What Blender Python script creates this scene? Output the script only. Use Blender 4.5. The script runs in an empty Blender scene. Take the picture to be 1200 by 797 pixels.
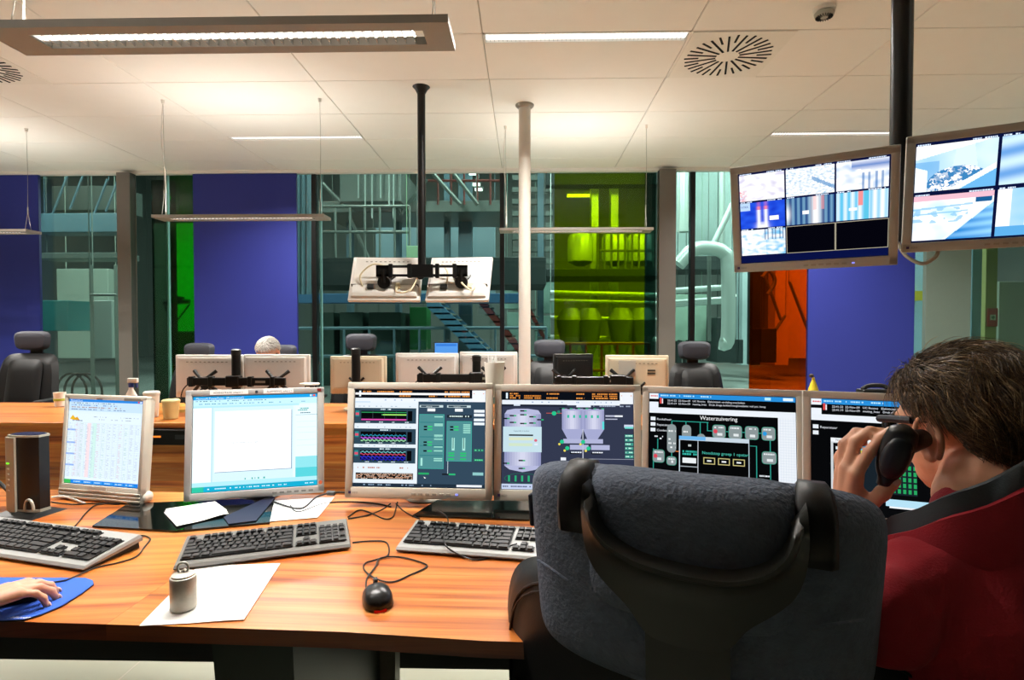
import bpy, bmesh, math, random
from mathutils import Vector as V, Matrix as Mx, noise, Euler
random.seed(7)
PI = math.pi; R = math.radians; sin, cos = math.sin, math.cos
SC = bpy.context.scene
COL = SC.collection
# ---------------------------------------------------------------- camera
CH = 1.30
FP = 659.0
cam_d = bpy.data.cameras.new('camera'); cam = bpy.data.objects.new('camera', cam_d); COL.objects.link(cam)
cam.location = (0, 0, CH); cam.rotation_euler = (R(90 - 1.26), 0, R(1.30))
cam_d.sensor_width = 36; cam_d.lens = 36 * FP / 1200; cam_d.clip_start = .02; cam_d.clip_end = 200
SC.camera = cam
# ---------------------------------------------------------------- world, exposure
W = bpy.data.worlds.new('world'); SC.world = W; W.use_nodes = True
W.node_tree.nodes['Background'].inputs[0].default_value = (.35, .45, .6, 1)
W.node_tree.nodes['Background'].inputs[1].default_value = .03
SC.view_settings.view_transform = 'Standard'; SC.view_settings.look = 'None'
SC.view_settings.exposure = 0.0; SC.view_settings.gamma = 1
# ---------------------------------------------------------------- light levels
L_DOWN = 26.0
L_UP = 10.0
L_STRIP = 78.0
L_HALL = 1900.0    # lamps and added fill lights of the hall behind the glass

def light(name, loc, sx, sy, power, col=(1, .965, .91), down=True, parent=None, rot=None, spread=None):
    d = bpy.data.lights.new(name, 'AREA'); d.shape = 'RECTANGLE'; d.size = sx; d.size_y = sy
    d.energy = power; d.color = col
    if spread: d.spread = R(spread)   # the louvres cut the flat rays off
    o = bpy.data.objects.new(name, d); COL.objects.link(o); o.location = loc
    o.rotation_euler = rot if rot else ((0, 0, 0) if down else (PI, 0, 0))
    if parent: o.parent = parent
    return o

# ---------------------------------------------------------------- pixel helpers (1200x797 photograph)
_y, _p = R(1.30), R(-1.26)
_f = V((-sin(_y) * cos(_p), cos(_y) * cos(_p), sin(_p))); _r = V((cos(_y), sin(_y), 0)); _u = _r.cross(_f)
def ray(x, y): return _f + _r * ((x - 600) / FP) + _u * ((398.5 - y) / FP)
def aty(x, y, Y): d = ray(x, y); return V((0, 0, CH)) + d * (Y / d.y)
def atz(x, y, Z): d = ray(x, y); return V((0, 0, CH)) + d * ((Z - CH) / d.z)

# ---------------------------------------------------------------- materials
def lin(c):
    if isinstance(c, str):
        c = [int(c[i:i + 2], 16) / 255 for i in (0, 2, 4)]
    return tuple((x / 12.92 if x <= .04045 else ((x + .055) / 1.055) ** 2.4) for x in c)
MATS = {}
def mat(name, c, rough=.5, metal=0, var=0, vs=30, bump=0, bs=200, spec=.5, stretch=None, coat=0, bdist=.001, detail=4):
    if name in MATS: return MATS[name]
    m = bpy.data.materials.new(name); m.use_nodes = True; n = m.node_tree.nodes; l = m.node_tree.links
    b = n['Principled BSDF']; c = lin(c)
    b.inputs['Base Color'].default_value = (*c, 1); b.inputs['Roughness'].default_value = rough
    b.inputs['Metallic'].default_value = metal; b.inputs['Specular IOR Level'].default_value = spec
    b.inputs['Coat Weight'].default_value = coat
    tc = n.new('ShaderNodeTexCoord'); mp = n.new('ShaderNodeMapping'); l.new(tc.outputs['Object'], mp.inputs[0])
    if stretch: mp.inputs['Scale'].default_value = stretch
    if not var: var = .04
    t = n.new('ShaderNodeTexNoise'); t.inputs['Scale'].default_value = vs; t.inputs['Detail'].default_value = detail
    l.new(mp.outputs[0], t.inputs['Vector'])
    mx = n.new('ShaderNodeMix'); mx.data_type = 'RGBA'
    mx.inputs[6].default_value = (*[x * (1 - var) for x in c], 1); mx.inputs[7].default_value = (*[min(1, x * (1 + var)) for x in c], 1)
    l.new(t.outputs['Fac'], mx.inputs[0]); l.new(mx.outputs[2], b.inputs['Base Color'])
    if bump:
        t2 = n.new('ShaderNodeTexNoise'); t2.inputs['Scale'].default_value = bs; t2.inputs['Detail'].default_value = 3
        l.new(mp.outputs[0], t2.inputs['Vector'])
        bp = n.new('ShaderNodeBump'); bp.inputs['Strength'].default_value = bump; bp.inputs['Distance'].default_value = bdist
        l.new(t2.outputs['Fac'], bp.inputs['Height']); l.new(bp.outputs[0], b.inputs['Normal'])
    MATS[name] = m
    return m
def emit(name, c, s=1.0):
    if name in MATS: return MATS[name]
    m = bpy.data.materials.new(name); m.use_nodes = True; n = m.node_tree.nodes; l = m.node_tree.links
    n.remove(n['Principled BSDF']); e = n.new('ShaderNodeEmission'); e.inputs[0].default_value = (*lin(c), 1); e.inputs[1].default_value = s
    l.new(e.outputs[0], n['Material Output'].inputs[0]); MATS[name] = m
    return m
def glass(name, c, refl=1.0, rough=0.0, clear=True):
    if name in MATS: return MATS[name]
    m = bpy.data.materials.new(name); m.use_nodes = True; n = m.node_tree.nodes; l = m.node_tree.links
    n.remove(n['Principled BSDF']); t = n.new('ShaderNodeBsdfTransparent'); t.inputs[0].default_value = (*lin(c), 1)
    g = n.new('ShaderNodeBsdfGlossy'); g.inputs['Roughness'].default_value = rough
    f = n.new('ShaderNodeFresnel'); f.inputs[0].default_value = 1.5
    mu = n.new('ShaderNodeMath'); mu.operation = 'MULTIPLY'; mu.inputs[1].default_value = refl; l.new(f.outputs[0], mu.inputs[0])
    mx = n.new('ShaderNodeMixShader'); l.new(mu.outputs[0], mx.inputs[0]); l.new(t.outputs[0], mx.inputs[1]); l.new(g.outputs[0], mx.inputs[2])
    l.new(mx.outputs[0], n['Material Output'].inputs[0]); MATS[name] = m
    return m
def wood(name, base=('cc6f2c', 'eaa258', '85391a', 'dc863a'), rough=.32, axis=0, plank=.11):
    if name in MATS: return MATS[name]
    m = bpy.data.materials.new(name); m.use_nodes = True; n = m.node_tree.nodes; l = m.node_tree.links
    b = n['Principled BSDF']; b.inputs['Roughness'].default_value = rough; b.inputs['Coat Weight'].default_value = .15; b.inputs['Coat Roughness'].default_value = .25
    tc = n.new('ShaderNodeTexCoord'); sp = n.new('ShaderNodeSeparateXYZ'); l.new(tc.outputs['Object'], sp.inputs[0])
    def math_(op, a, bv=None, c=None):
        q = n.new('ShaderNodeMath'); q.operation = op
        for i, x in enumerate((a, bv, c)):
            if x is None: continue
            if isinstance(x, (int, float)): q.inputs[i].default_value = x
            else: l.new(x, q.inputs[i])
        return q.outputs[0]
    across = math_('ADD', sp.outputs[1], sp.outputs[2])
    wob = n.new('ShaderNodeTexNoise'); wob.inputs['Scale'].default_value = 1.3; l.new(tc.outputs['Object'], wob.inputs['Vector'])
    a2 = math_('MULTIPLY_ADD', wob.outputs['Fac'], .035, across)
    k = math_('FLOOR', math_('DIVIDE', across, plank))
    wn = n.new('ShaderNodeTexWhiteNoise'); wn.noise_dimensions = '1D'; l.new(k, wn.inputs['W'])
    co = n.new('ShaderNodeCombineXYZ'); l.new(math_('MULTIPLY', sp.outputs[0], 1.1), co.inputs[0]); l.new(math_('MULTIPLY', a2, 34), co.inputs[1]); l.new(math_('MULTIPLY', wn.outputs[0], 20), co.inputs[2])
    t = n.new('ShaderNodeTexNoise'); t.inputs['Scale'].default_value = 1; t.inputs['Detail'].default_value = 5; t.inputs['Roughness'].default_value = .55; l.new(co.outputs[0], t.inputs['Vector'])
    cr = n.new('ShaderNodeValToRGB'); l.new(t.outputs['Fac'], cr.inputs[0]); e = cr.color_ramp.elements
    e[0].position = .3; e[0].color = (*lin(base[2]), 1); e[1].position = .72; e[1].color = (*lin(base[1]), 1)
    x = e.new(.44); x.color = (*lin(base[0]), 1); x = e.new(.56); x.color = (*lin(base[3]), 1)
    tone = math_('MULTIPLY_ADD', wn.outputs[0], .55, .66)
    mx = n.new('ShaderNodeMix'); mx.data_type = 'RGBA'; mx.blend_type = 'MULTIPLY'; mx.inputs[0].default_value = 1
    l.new(cr.outputs[0], mx.inputs[6]); c3 = n.new('ShaderNodeCombineXYZ'); [l.new(tone, c3.inputs[i]) for i in range(3)]; l.new(c3.outputs[0], mx.inputs[7])
    # fine pores
    co2 = n.new('ShaderNodeCombineXYZ'); l.new(math_('MULTIPLY', sp.outputs[0], 9), co2.inputs[0]); l.new(math_('MULTIPLY', across, 420), co2.inputs[1])
    t2 = n.new('ShaderNodeTexNoise'); t2.inputs['Scale'].default_value = 1; l.new(co2.outputs[0], t2.inputs['Vector'])
    mx2 = n.new('ShaderNodeMix'); mx2.data_type = 'RGBA'; mx2.blend_type = 'MULTIPLY'; mx2.inputs[0].default_value = .35
    l.new(mx.outputs[2], mx2.inputs[6]); l.new(t2.outputs['Fac'], mx2.inputs[7])
    l.new(mx2.outputs[2], b.inputs['Base Color']); MATS[name] = m
    return m
def screen_mat():
    if 'screen' in MATS: return MATS['screen']
    m = bpy.data.materials.new('screen_image'); m.use_nodes = True; n = m.node_tree.nodes; l = m.node_tree.links
    n.remove(n['Principled BSDF']); a = n.new('ShaderNodeAttribute'); a.attribute_name = 'col'
    e = n.new('ShaderNodeEmission'); l.new(a.outputs['Color'], e.inputs[0]); e.inputs[1].default_value = 1.0
    l.new(e.outputs[0], n['Material Output'].inputs[0]); MATS['screen'] = m
    return m

# ---------------------------------------------------------------- mesh builder
class MB:
    def __init__(s, xf=None): s.v = []; s.f = []; s.m = []; s.xf = xf or Mx.Identity(4); s.mi = 0
    def add(s, vs, fs):
        b = len(s.v); s.v += [s.xf @ V(p) for p in vs]; s.f += [[b + i for i in f] for f in fs]; s.m += [s.mi] * len(fs); return s
    def bm(s, b):
        b.verts.index_update(); s.add([v.co.copy() for v in b.verts], [[v.index for v in f.verts] for f in b.faces]); b.free(); return s
    def box(s, c, d, rot=None, bev=0, seg=1):
        M = Mx.Translation(V(c)) @ (Euler(rot).to_matrix().to_4x4() if rot else Mx.Identity(4)) @ Mx.Diagonal((*d, 1))
        if not bev:
            vs = [M @ V((x, y, z)) for x in (-.5, .5) for y in (-.5, .5) for z in (-.5, .5)]
            return s.add(vs, [(0, 1, 3, 2), (4, 6, 7, 5), (0, 4, 5, 1), (2, 3, 7, 6), (0, 2, 6, 4), (1, 5, 7, 3)])
        b = bmesh.new(); bmesh.ops.create_cube(b, size=1, matrix=Mx.Diagonal((*d, 1)))
        bmesh.ops.bevel(b, geom=b.edges[:], offset=min(bev, min(d) * .49), segments=seg, profile=.5, affect='EDGES')
        bmesh.ops.transform(b, matrix=Mx.Translation(V(c)) @ (Euler(rot).to_matrix().to_4x4() if rot else Mx.Identity(4)), verts=b.verts)
        return s.bm(b)
    def b2(s, x0, x1, y0, y1, z0, z1, bev=0, seg=1): return s.box(((x0 + x1) / 2, (y0 + y1) / 2, (z0 + z1) / 2), (abs(x1 - x0), abs(y1 - y0), abs(z1 - z0)), None, bev, seg)
    def loft(s, rings, cap=True, close=True):
        n = len(rings[0]); vs = [p for r in rings for p in r]; fs = []
        for i in range(len(rings) - 1):
            for j in range(n if close else n - 1):
                k = (j + 1) % n; fs.append((i * n + j, i * n + k, (i + 1) * n + k, (i + 1) * n + j))
        if cap: fs.append(tuple(range(n - 1, -1, -1))); fs.append(tuple((len(rings) - 1) * n + j for j in range(n)))
        return s.add(vs, fs)
    def cyl(s, a, b, r, r2=None, n=12, cap=True):
        a, b = V(a), V(b); r2 = r if r2 is None else r2; d = (b - a).normalized(); x = d.orthogonal().normalized(); y = d.cross(x)
        return s.loft([[p + (x * cos(t) + y * sin(t)) * q for t in [2 * PI * i / n for i in range(n)]] for p, q in ((a, r), (b, r2))], cap)
    def tube(s, pts, r, n=8, smooth=0, rr=None):
        pts = [V(p) for p in pts]
        if smooth:
            P = [pts[0]] + pts + [pts[-1]]; o = []
            for i in range(1, len(P) - 2):
                for k in range(smooth):
                    t = k / smooth; a, b, c, d = P[i - 1:i + 3]
                    o.append(.5 * ((2 * b) + (c - a) * t + (2 * a - 5 * b + 4 * c - d) * t * t + (3 * b - a - 3 * c + d) * t ** 3))
            pts = o + [pts[-1]]
        rings = []; x = None
        for i, p in enumerate(pts):
            d = (pts[min(i + 1, len(pts) - 1)] - pts[max(i - 1, 0)]).normalized()
            x = d.orthogonal().normalized() if x is None else (x - d * x.dot(d)).normalized()
            y = d.cross(x); q = rr(i / (len(pts) - 1)) if rr else r
            rings.append([p + (x * cos(t) + y * sin(t)) * q for t in [2 * PI * k / n for k in range(n)]])
        return s.loft(rings)
    def lathe(s, prof, c=(0, 0, 0), n=24, sx=1, sy=1):
        c = V(c); return s.loft([[c + V((r * cos(t) * sx, r * sin(t) * sy, z)) for t in [2 * PI * i / n for i in range(n)]] for r, z in prof])
    def prism(s, poly, z0, z1):
        return s.loft([[(x, y, z0) for x, y in poly], [(x, y, z1) for x, y in poly]])
    def quad(s, *p): return s.add(p, [tuple(range(len(p)))])
    def cushion(s, w, h, t, e=5, n=10, pw=4, fn=None, c=(0, 0, 0)):
        # rounded pad in the x-z plane, thickness along y; fn(x,y,z) bends it
        c = V(c); g = [-1 + 2 * i / n for i in range(n + 1)]; g = [math.copysign(abs(q) ** .8, q) for q in g]
        def pt(u, v, sd):
            if u == 0 and v == 0: x = z = 0; rho = 0
            else:
                rho = max(abs(u), abs(v)); th = math.atan2(v, u); ca, sa = cos(th), sin(th)
                r = rho / (abs(ca) ** e + abs(sa) ** e) ** (1 / e); x, z = r * ca * w / 2, r * sa * h / 2
            y = sd * t / 2 * max(0, 1 - rho ** pw) ** .5
            p = V((x, y, z)) + c
            return V(fn(*p)) if fn else p
        N = n + 1
        for sd in (-1, 1):
            vs = [pt(g[i], g[j], sd) for i in range(N) for j in range(N)]
            fs = [(i * N + j, (i + 1) * N + j, (i + 1) * N + j + 1, i * N + j + 1)[::(1 if sd < 0 else -1)] for i in range(n) for j in range(n)]
            s.add(vs, fs)
        s.weld = True
        return s
    def capsule(s, a, b, r, r2=None, n=14):
        a, b = V(a), V(b); r2 = r if r2 is None else r2; d = b - a
        if d.length < 1e-6: d = V((0, 0, 1e-4))
        d.normalize(); x = d.orthogonal().normalized(); y = d.cross(x); rings = []
        for k in range(1, 6): t = PI / 2 * k / 6 - PI / 2; rings.append((a + d * sin(t) * r, r * cos(t)))
        rings += [(a, r), (b, r2)]
        for k in range(1, 6): t = PI / 2 * k / 6; rings.append((b + d * sin(t) * r2, r2 * cos(t)))
        return s.loft([[p + (x * cos(q) + y * sin(q)) * rad for q in [2 * PI * i / n for i in range(n)]] for p, rad in rings])
    def ell(s, c, r, M=None, n=20):
        c = V(c); M = M or Mx.Identity(3); rings = []
        for k in range(1, n // 2):
            t = PI * k / (n // 2) - PI / 2; rings.append([c + M @ V((r[0] * cos(t) * cos(q), r[1] * cos(t) * sin(q), r[2] * sin(t))) for q in [2 * PI * i / n for i in range(n)]])
        return s.loft(rings)
    def build(s, name, m, parent=None, smooth=True, loc=None, ang=38):
        me = bpy.data.meshes.new(name); vs = s.v
        o = bpy.data.objects.new(name, me); COL.objects.link(o)
        if parent is None:
            if loc is None:
                xs, ys, zs = zip(*[(p.x, p.y, p.z) for p in vs]); loc = ((min(xs) + max(xs)) / 2, (min(ys) + max(ys)) / 2, min(zs))
            loc = V(loc); vs = [p - loc for p in vs]; o.location = loc
        else: o.parent = parent
        me.from_pydata([tuple(p) for p in vs], [], s.f)
        b = bmesh.new(); b.from_mesh(me)
        if getattr(s, 'weld', False): bmesh.ops.remove_doubles(b, verts=b.verts, dist=1e-5)
        bmesh.ops.recalc_face_normals(b, faces=b.faces); b.to_mesh(me); b.free()
        for q in (m if isinstance(m, (list, tuple)) else [m]): me.materials.append(q)
        if isinstance(m, (list, tuple)) and not getattr(s, 'weld', False):
            for p, i in zip(me.polygons, s.m): p.material_index = i
        if smooth:
            me.shade_smooth()
            if ang: me.set_sharp_from_angle(angle=R(ang))
        return o
def tag(o, label=None, cat=None, group=None, kind=None):
    if label: o['label'] = label
    if cat: o['category'] = cat
    if group: o['group'] = group
    if kind: o['kind'] = kind
    return o
def thing(name, label, cat, loc=(0, 0, 0), rz=0, group=None, kind=None):
    o = bpy.data.objects.new(name, None); COL.objects.link(o); o.location = loc; o.rotation_euler = (0, 0, rz); o.empty_display_size = .05
    return tag(o, label, cat, group, kind)
def lm(o): # world -> local matrix of a root
    return (Mx.Translation(o.location) @ o.rotation_euler.to_matrix().to_4x4()).inverted()
def solo(mb, name, m, label, cat, group=None, **k): return tag(mb.build(name, m, **k), label, cat, group)
ORD = ['first', 'second', 'third', 'fourth', 'fifth', 'sixth', 'seventh', 'eighth', 'ninth', 'tenth']
def copy_tree(o, parent=None):
    c = o.copy(); COL.objects.link(c); c.parent = parent
    for ch in list(o.children): copy_tree(ch, c)
    return c
_FONT = {}
def text_mesh(s, size, M, bold=False, shear=0, align='LEFT'):
    key = (s, shear, align)
    if key not in _FONT:
        cu = bpy.data.curves.new('t', 'FONT'); cu.body = s; cu.size = 1; cu.shear = shear; cu.align_x = align; cu.resolution_u = 2
        o = bpy.data.objects.new('t', cu); COL.objects.link(o); bpy.context.view_layer.update()
        me = bpy.data.meshes.new_from_object(o.evaluated_get(bpy.context.evaluated_depsgraph_get()))
        _FONT[key] = ([v.co.copy() for v in me.vertices], [list(p.vertices) for p in me.polygons])
        bpy.data.objects.remove(o); bpy.data.curves.remove(cu); bpy.data.meshes.remove(me)
    vs, fs = _FONT[key]
    return [M @ (v * size) for v in vs], fs
class Pic:
    """flat picture: u 0..1 left to right, v 0..1 top to bottom; lies in x-z plane facing -y"""
    def __init__(s, w, h, y=0, mirror=False): s.w, s.h, s.y = w, h, y; s.v = []; s.f = []; s.c = []; s.e = 1.0; s.mir = -1 if mirror else 1
    def P(s, u, v, L=0): return V(((u - .5) * s.w * s.mir, s.y - s.mir * L * .00025, (.5 - v) * s.h))
    def poly(s, pts, c, L=1):
        b = len(s.v); s.v += [s.P(u, v, L) for u, v in pts]; s.f.append(list(range(b, b + len(pts)))); s.c.append([x * s.e for x in lin(c)])
    def r(s, u0, v0, u1, v1, c, L=1): s.poly([(u0, v0), (u1, v0), (u1, v1), (u0, v1)], c, L)
    def fr(s, u0, v0, u1, v1, c, t=.004, L=2):
        tv = t * s.w / s.h
        s.r(u0, v0, u1, v0 + tv, c, L); s.r(u0, v1 - tv, u1, v1, c, L); s.r(u0, v0, u0 + t, v1, c, L); s.r(u1 - t, v0, u1, v1, c, L)
    def t(s, u, v, txt, size, c, L=3, align='LEFT'):
        p = s.P(u, v, L); M = Mx.Translation(p) @ (Mx.Rotation(PI / 2, 4, 'X') if s.mir > 0 else Mx.Rotation(PI, 4, 'Z') @ Mx.Rotation(PI / 2, 4, 'X'))
        vs, fs = text_mesh(txt, size * s.h, M, align=align); b = len(s.v); s.v += vs; s.f += [[b + i for i in f] for f in fs]; s.c += [[x * s.e for x in lin(c)]] * len(fs)
    def dashes(s, u0, u1, v, h, c, L=2, dens=.6, seed=0):
        rn = random.Random(seed * 77 + int(v * 1000)); u = u0
        while u < u1:
            d = rn.uniform(.004, .016)
            if rn.random() < dens: s.r(u, v, min(u + d, u1), v + h, c, L)
            u += d + .003
    def ell(s, cu, cv, ru, rv, c, L=2, n=16): s.poly([(cu + ru * cos(2 * PI * i / n), cv + rv * sin(2 * PI * i / n)) for i in range(n)], c, L)
    def rr(s, u0, v0, u1, v1, c, rad=.02, L=2):
        rv = rad * s.w / s.h; p = []
        for cx, cy, a in ((u1 - rad, v0 + rv, -PI / 2), (u1 - rad, v1 - rv, 0), (u0 + rad, v1 - rv, PI / 2), (u0 + rad, v0 + rv, PI)):
            for k in range(4): p.append((cx + rad * cos(a + PI / 6 * k), cy + rv * sin(a + PI / 6 * k)))
        s.poly(p, c, L)
    def fn(s, u0, v0, u1, v1, f, nu=40, nv=30, L=1):
        b = len(s.v)
        for j in range(nv + 1):
            for i in range(nu + 1): s.v.append(s.P(u0 + (u1 - u0) * i / nu, v0 + (v1 - v0) * j / nv, L))
        for j in range(nv):
            for i in range(nu):
                a = b + j * (nu + 1) + i; s.f.append([a, a + 1, a + nu + 2, a + nu + 1]); s.c.append([x * s.e for x in f((i + .5) / nu, (j + .5) / nv)])
    def build(s, name, parent, xf=None):
        me = bpy.data.meshes.new(name); me.from_pydata([tuple((xf @ v) if xf else v) for v in s.v], [], s.f)
        at = me.color_attributes.new('col', 'FLOAT_COLOR', 'CORNER'); k = 0; arr = []
        for f, c in zip(s.f, s.c): arr += [c[0], c[1], c[2], 1.0] * len(f)
        at.data.foreach_set('color', arr); me.materials.append(screen_mat())
        o = bpy.data.objects.new(name, me); COL.objects.link(o); o.parent = parent
        return o

# ---------------------------------------------------------------- palette
M_ceil = mat('ceiling_tile_white', 'eae6de', .85, var=.02, vs=8, bump=.15, bs=900, bdist=.0004)
M_grid = mat('ceiling_grid', 'b5afa2', .6)
M_joint = mat('ceiling_void', '8d877a', .9)
M_white = mat('white_paint', 'e2ded6', .45)
M_alu = mat('aluminium', 'a09c92', .35, .6)
M_lampbody = mat('lamp_housing', 'a09a90', .5, .25)
M_black = mat('black_plastic', '161616', .4)
M_blackm = mat('black_metal', '101010', .35, .3)
M_beige = mat('monitor_beige', 'cfc9bb', .45)
M_back = mat('monitor_back_white', 'd0ccc6', .5)
M_leather = mat('black_leather', '0d0c0c', .48, spec=.35, bump=.25, bs=260, bdist=.0006)
M_wood = wood('desk_wood')
M_wood2 = wood('desk_wood_edge', ('7a3a18', '8c4a20', '5e280e', '82421c'), .4)
M_paper = mat('paper', 'f4f3f0', .8)
M_cable = mat('black_cable', '131313', .45)
M_column = mat('steel_column_grey', '6a645d', .5, .1)
M_blue = mat('blue_panel', '202b84', .7, var=.05, vs=3, bump=.1, bs=500, bdist=.0005)
M_floor = mat('floor_vinyl', '9c9f8d', .4, var=.05, vs=6)

# ================================================================ ROOM SHELL
ZC = 3.0; XL, XR, YB, YW = -7.0, 6.9, -2.6, 6.12
def struct(mb, name, m, parent=None, **k): return tag(mb.build(name, m, parent, **k), kind='structure')
fl = struct(MB().b2(XL, XR, YB, YW, -.1, 0), 'floor', M_floor, loc=(0, 0, 0), smooth=False)
for i in range(14):
    x = XL + .5 + i
    if x < XR: MB().b2(x, x + .004, 0, YW, -.001, .0008).build('floor_joint', M_grid, fl, smooth=False)
struct(MB().b2(XL - .15, XL, YB, YW, 0, ZC), 'wall_left', M_white, smooth=False)
struct(MB().b2(XR, XR + .15, YB, YW, 0, ZC), 'wall_right', mat('wall_grey_paint', '9a9c94', .6), smooth=False)
struct(MB().b2(XL, XR, YB - .15, YB, 0, ZC), 'wall_back', mat('wall_back_paint', '6c6860', .7), smooth=False)
ceil = struct(MB().b2(XL, XR, YB, YW + .1, ZC + .10, ZC + .2), 'ceiling', M_joint, loc=(0, 0, ZC), smooth=False)
strips = [(-.245, 3.28), (-2.645, 4.98), (2.155, 4.98), (2.155, 1.2), (-2.645, .9), (-5.045, 3.28), (4.555, 3.28)]  # last four are out of view, added to lift the room light
tiles = {}
y0s = []; y = 5.68
while y > YB: y0s.append(y); y -= .6
for y in y0s:
    x = -.245 - 1.2 * 6
    while x < XR:
        xa, xb = max(x, XL), min(x + 1.2, XR); ya, yb = max(y, YB), min(y + .6, YW - .07)
        if xb - xa > .05 and yb - ya > .05:
            g = .006; cut = None
            for sx, sy in strips:
                if abs(sx - x) < .1 and ya - .01 <= sy < yb - .05: cut = sy
            if cut is None:
                key = (round(xb - xa, 3), round(yb - ya, 3))
                if key not in tiles:
                    b = MB(); b.box((0, 0, .009), (key[0] - g, key[1] - g, .018), None, .003)
                    o = b.build('ceiling_tile', M_ceil, ceil, smooth=False); tiles[key] = o
                else: o = tiles[key].copy(); COL.objects.link(o)
                o.location = ((xa + xb) / 2, (ya + yb) / 2, -.002)
            else:
                for a, c in ((ya, cut), (cut + .11, yb)):
                    if c - a > .04:
                        o = MB().b2(xa + g / 2, xb - g / 2, a + g / 2, c - g / 2, -.002, .016).build('ceiling_tile', M_ceil, ceil, smooth=False)
        x += 1.2
# T bars showing in the joints
b = MB(); 
for y in y0s: b.b2(XL, XR, y - .010, y + .010, .008, .03)
b.build('grid_bar', M_grid, ceil, smooth=False)
b = MB(); x = -.245 - 6
while x < XR: b.b2(x - .010, x + .010, YB, YW - .05, .006, .03); x += 1.2
b.build('grid_bar', M_grid, ceil, smooth=False)
struct(MB().b2(XL, XR, YW - .085, YW - .02, ZC - .035, ZC + .04), 'trim_1', M_white, smooth=False)
struct(MB().b2(XL, XR, YW - .03, YW + .03, 0, .08), 'baseboard_far', M_alu, smooth=False)

M_tube = emit('tube_light', 'fffaf0', 2.6)
M_louver = mat('louvre', 'd9d9d6', .25, .7)
def fluor(name_group): pass
lab = {0: 'recessed fluorescent strip in the ceiling just right of the large pendant lamp', 1: 'recessed fluorescent strip in the ceiling left of the black ceiling pole',
       2: 'recessed fluorescent strip in the ceiling above the left wall monitor showing camera images'}
for i, (sx, sy) in enumerate(strips):
    t = thing('ceiling_strip_light', lab.get(i, 'recessed fluorescent strip in the ceiling ' + {3: 'over the man on the phone', 4: 'over the person at the left edge', 5: 'beyond the left picture edge', 6: 'beyond the right picture edge'}.get(i, '')), 'ceiling light', (sx + .6, sy + .055, ZC), 0, 'recessed ceiling strips')
    b = MB(); b.b2(-.6, .6, -.055, -.045, -.004, .05); b.b2(-.6, .6, .045, .055, -.004, .05); b.b2(-.6, -.59, -.055, .055, -.004, .05); b.b2(.59, .6, -.055, .055, -.004, .05)
    b.build('housing', M_white, t, smooth=False)
    MB().b2(-.585, .585, -.04, .04, .008, .012).build('diffuser', emit('strip_glow', 'fffaf2', 1.9 if i < 3 else .6), t, smooth=False)
    b = MB()
    for k in range(48): b.b2(-.585 + k * .0249, -.5835 + k * .0249, -.043, .043, -.001, .008)
    b.build('louvre', M_louver, t, smooth=False)
    light('strip_lamp', (0, 0, -.01), 1.15, .07, L_STRIP * (1 if i < 3 else (.07 if sy < 2 else .9)), parent=t, spread=140)

def pendant(x0, y0, label, z=CH + .81, ln=1.28, wd=.155, power=1):
    t = thing('pendant_lamp', label, 'lamp', (x0 + ln / 2, y0 + wd / 2, z))
    b = MB(); fw = .040
    b.b2(-ln / 2, ln / 2, -wd / 2, -wd / 2 + fw, 0, .022); b.b2(-ln / 2, ln / 2, wd / 2 - fw, wd / 2, 0, .022)
    b.b2(-ln / 2, -ln / 2 + .11, -wd / 2 + fw, wd / 2 - fw, 0, .022); b.b2(ln / 2 - .075, ln / 2, -wd / 2 + fw, wd / 2 - fw, 0, .022)
    b.b2(-ln / 2, -ln / 2 + .003, -wd / 2, wd / 2, .0, .024)
    b.build('housing', M_lampbody, t, smooth=False)
    MB().cyl((-.52, 0, .013), (.53, 0, .013), .007).build('tube', M_tube, t)
    b = MB()
    for k in range(40): b.b2(-.53 + k * .0272, -.528 + k * .0272, -wd / 2 + fw, wd / 2 - fw, .004, .020)
    b.build('louvre', M_louver, t, smooth=False)
    b = MB(); zc = ZC - z - .001
    for sx in (-1, 1):
        b.tube([(sx * (ln / 2 - .05), -.03, .022), (sx * (ln / 2 - .05), 0, .18), (sx * (ln / 2 - .05) + .004, 0, zc * .6), (sx * (ln / 2 - .05), 0, zc)], .0016, 6)
        b.cyl((sx * (ln / 2 - .05), .03, .022), (sx * (ln / 2 - .05), 0, .18), .0014, n=6)
    b.build('suspension_wire', M_alu, t)
    for sx in (-1, 1):
        MB().cyl((sx * (ln / 2 - .05), 0, zc - .03), (sx * (ln / 2 - .05), 0, zc), .01, .014).build('ceiling_hook', M_white, t)
        MB().cyl((sx * (ln / 2 - .05), 0, .16), (sx * (ln / 2 - .05), 0, .22), .004).build('wire_clamp', M_alu, t)
    MB().tube([(-ln / 2 + .06, .0, .02), (-ln / 2 + .055, .01, .3), (-ln / 2 + .035, .0, .6), (-ln / 2 + .05, .0, zc)], .0028, 6, 6).build('power_cord', mat('cord_white', 'd5d0c6', .5), t)
    light('pendant_down', (0, 0, -.004), 1.1, .06, L_DOWN * power, parent=t, spread=140)
    light('pendant_up', (0, 0, .06), 1.15, .1, L_UP * power, down=False, parent=t)
    return t
def pend_px(px, py, label, **k):
    p = aty(px, py, 1.0); s = .81 / (p.z - CH); pendant(p.x * s, s, label, **k)
pend_px(0 - 28, 33, 'large grey pendant lamp close overhead at top left, lit louvre slot', power=1.0)
pend_px(177, 255, 'pendant lamp hanging in front of the blue panel between two glass bays')
pend_px(585, 270, 'pendant lamp hanging behind the white pole in front of the lime glass')
pend_px(-143, 272, 'pendant lamp cut by the left picture edge in front of the leftmost blue panel')

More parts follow.
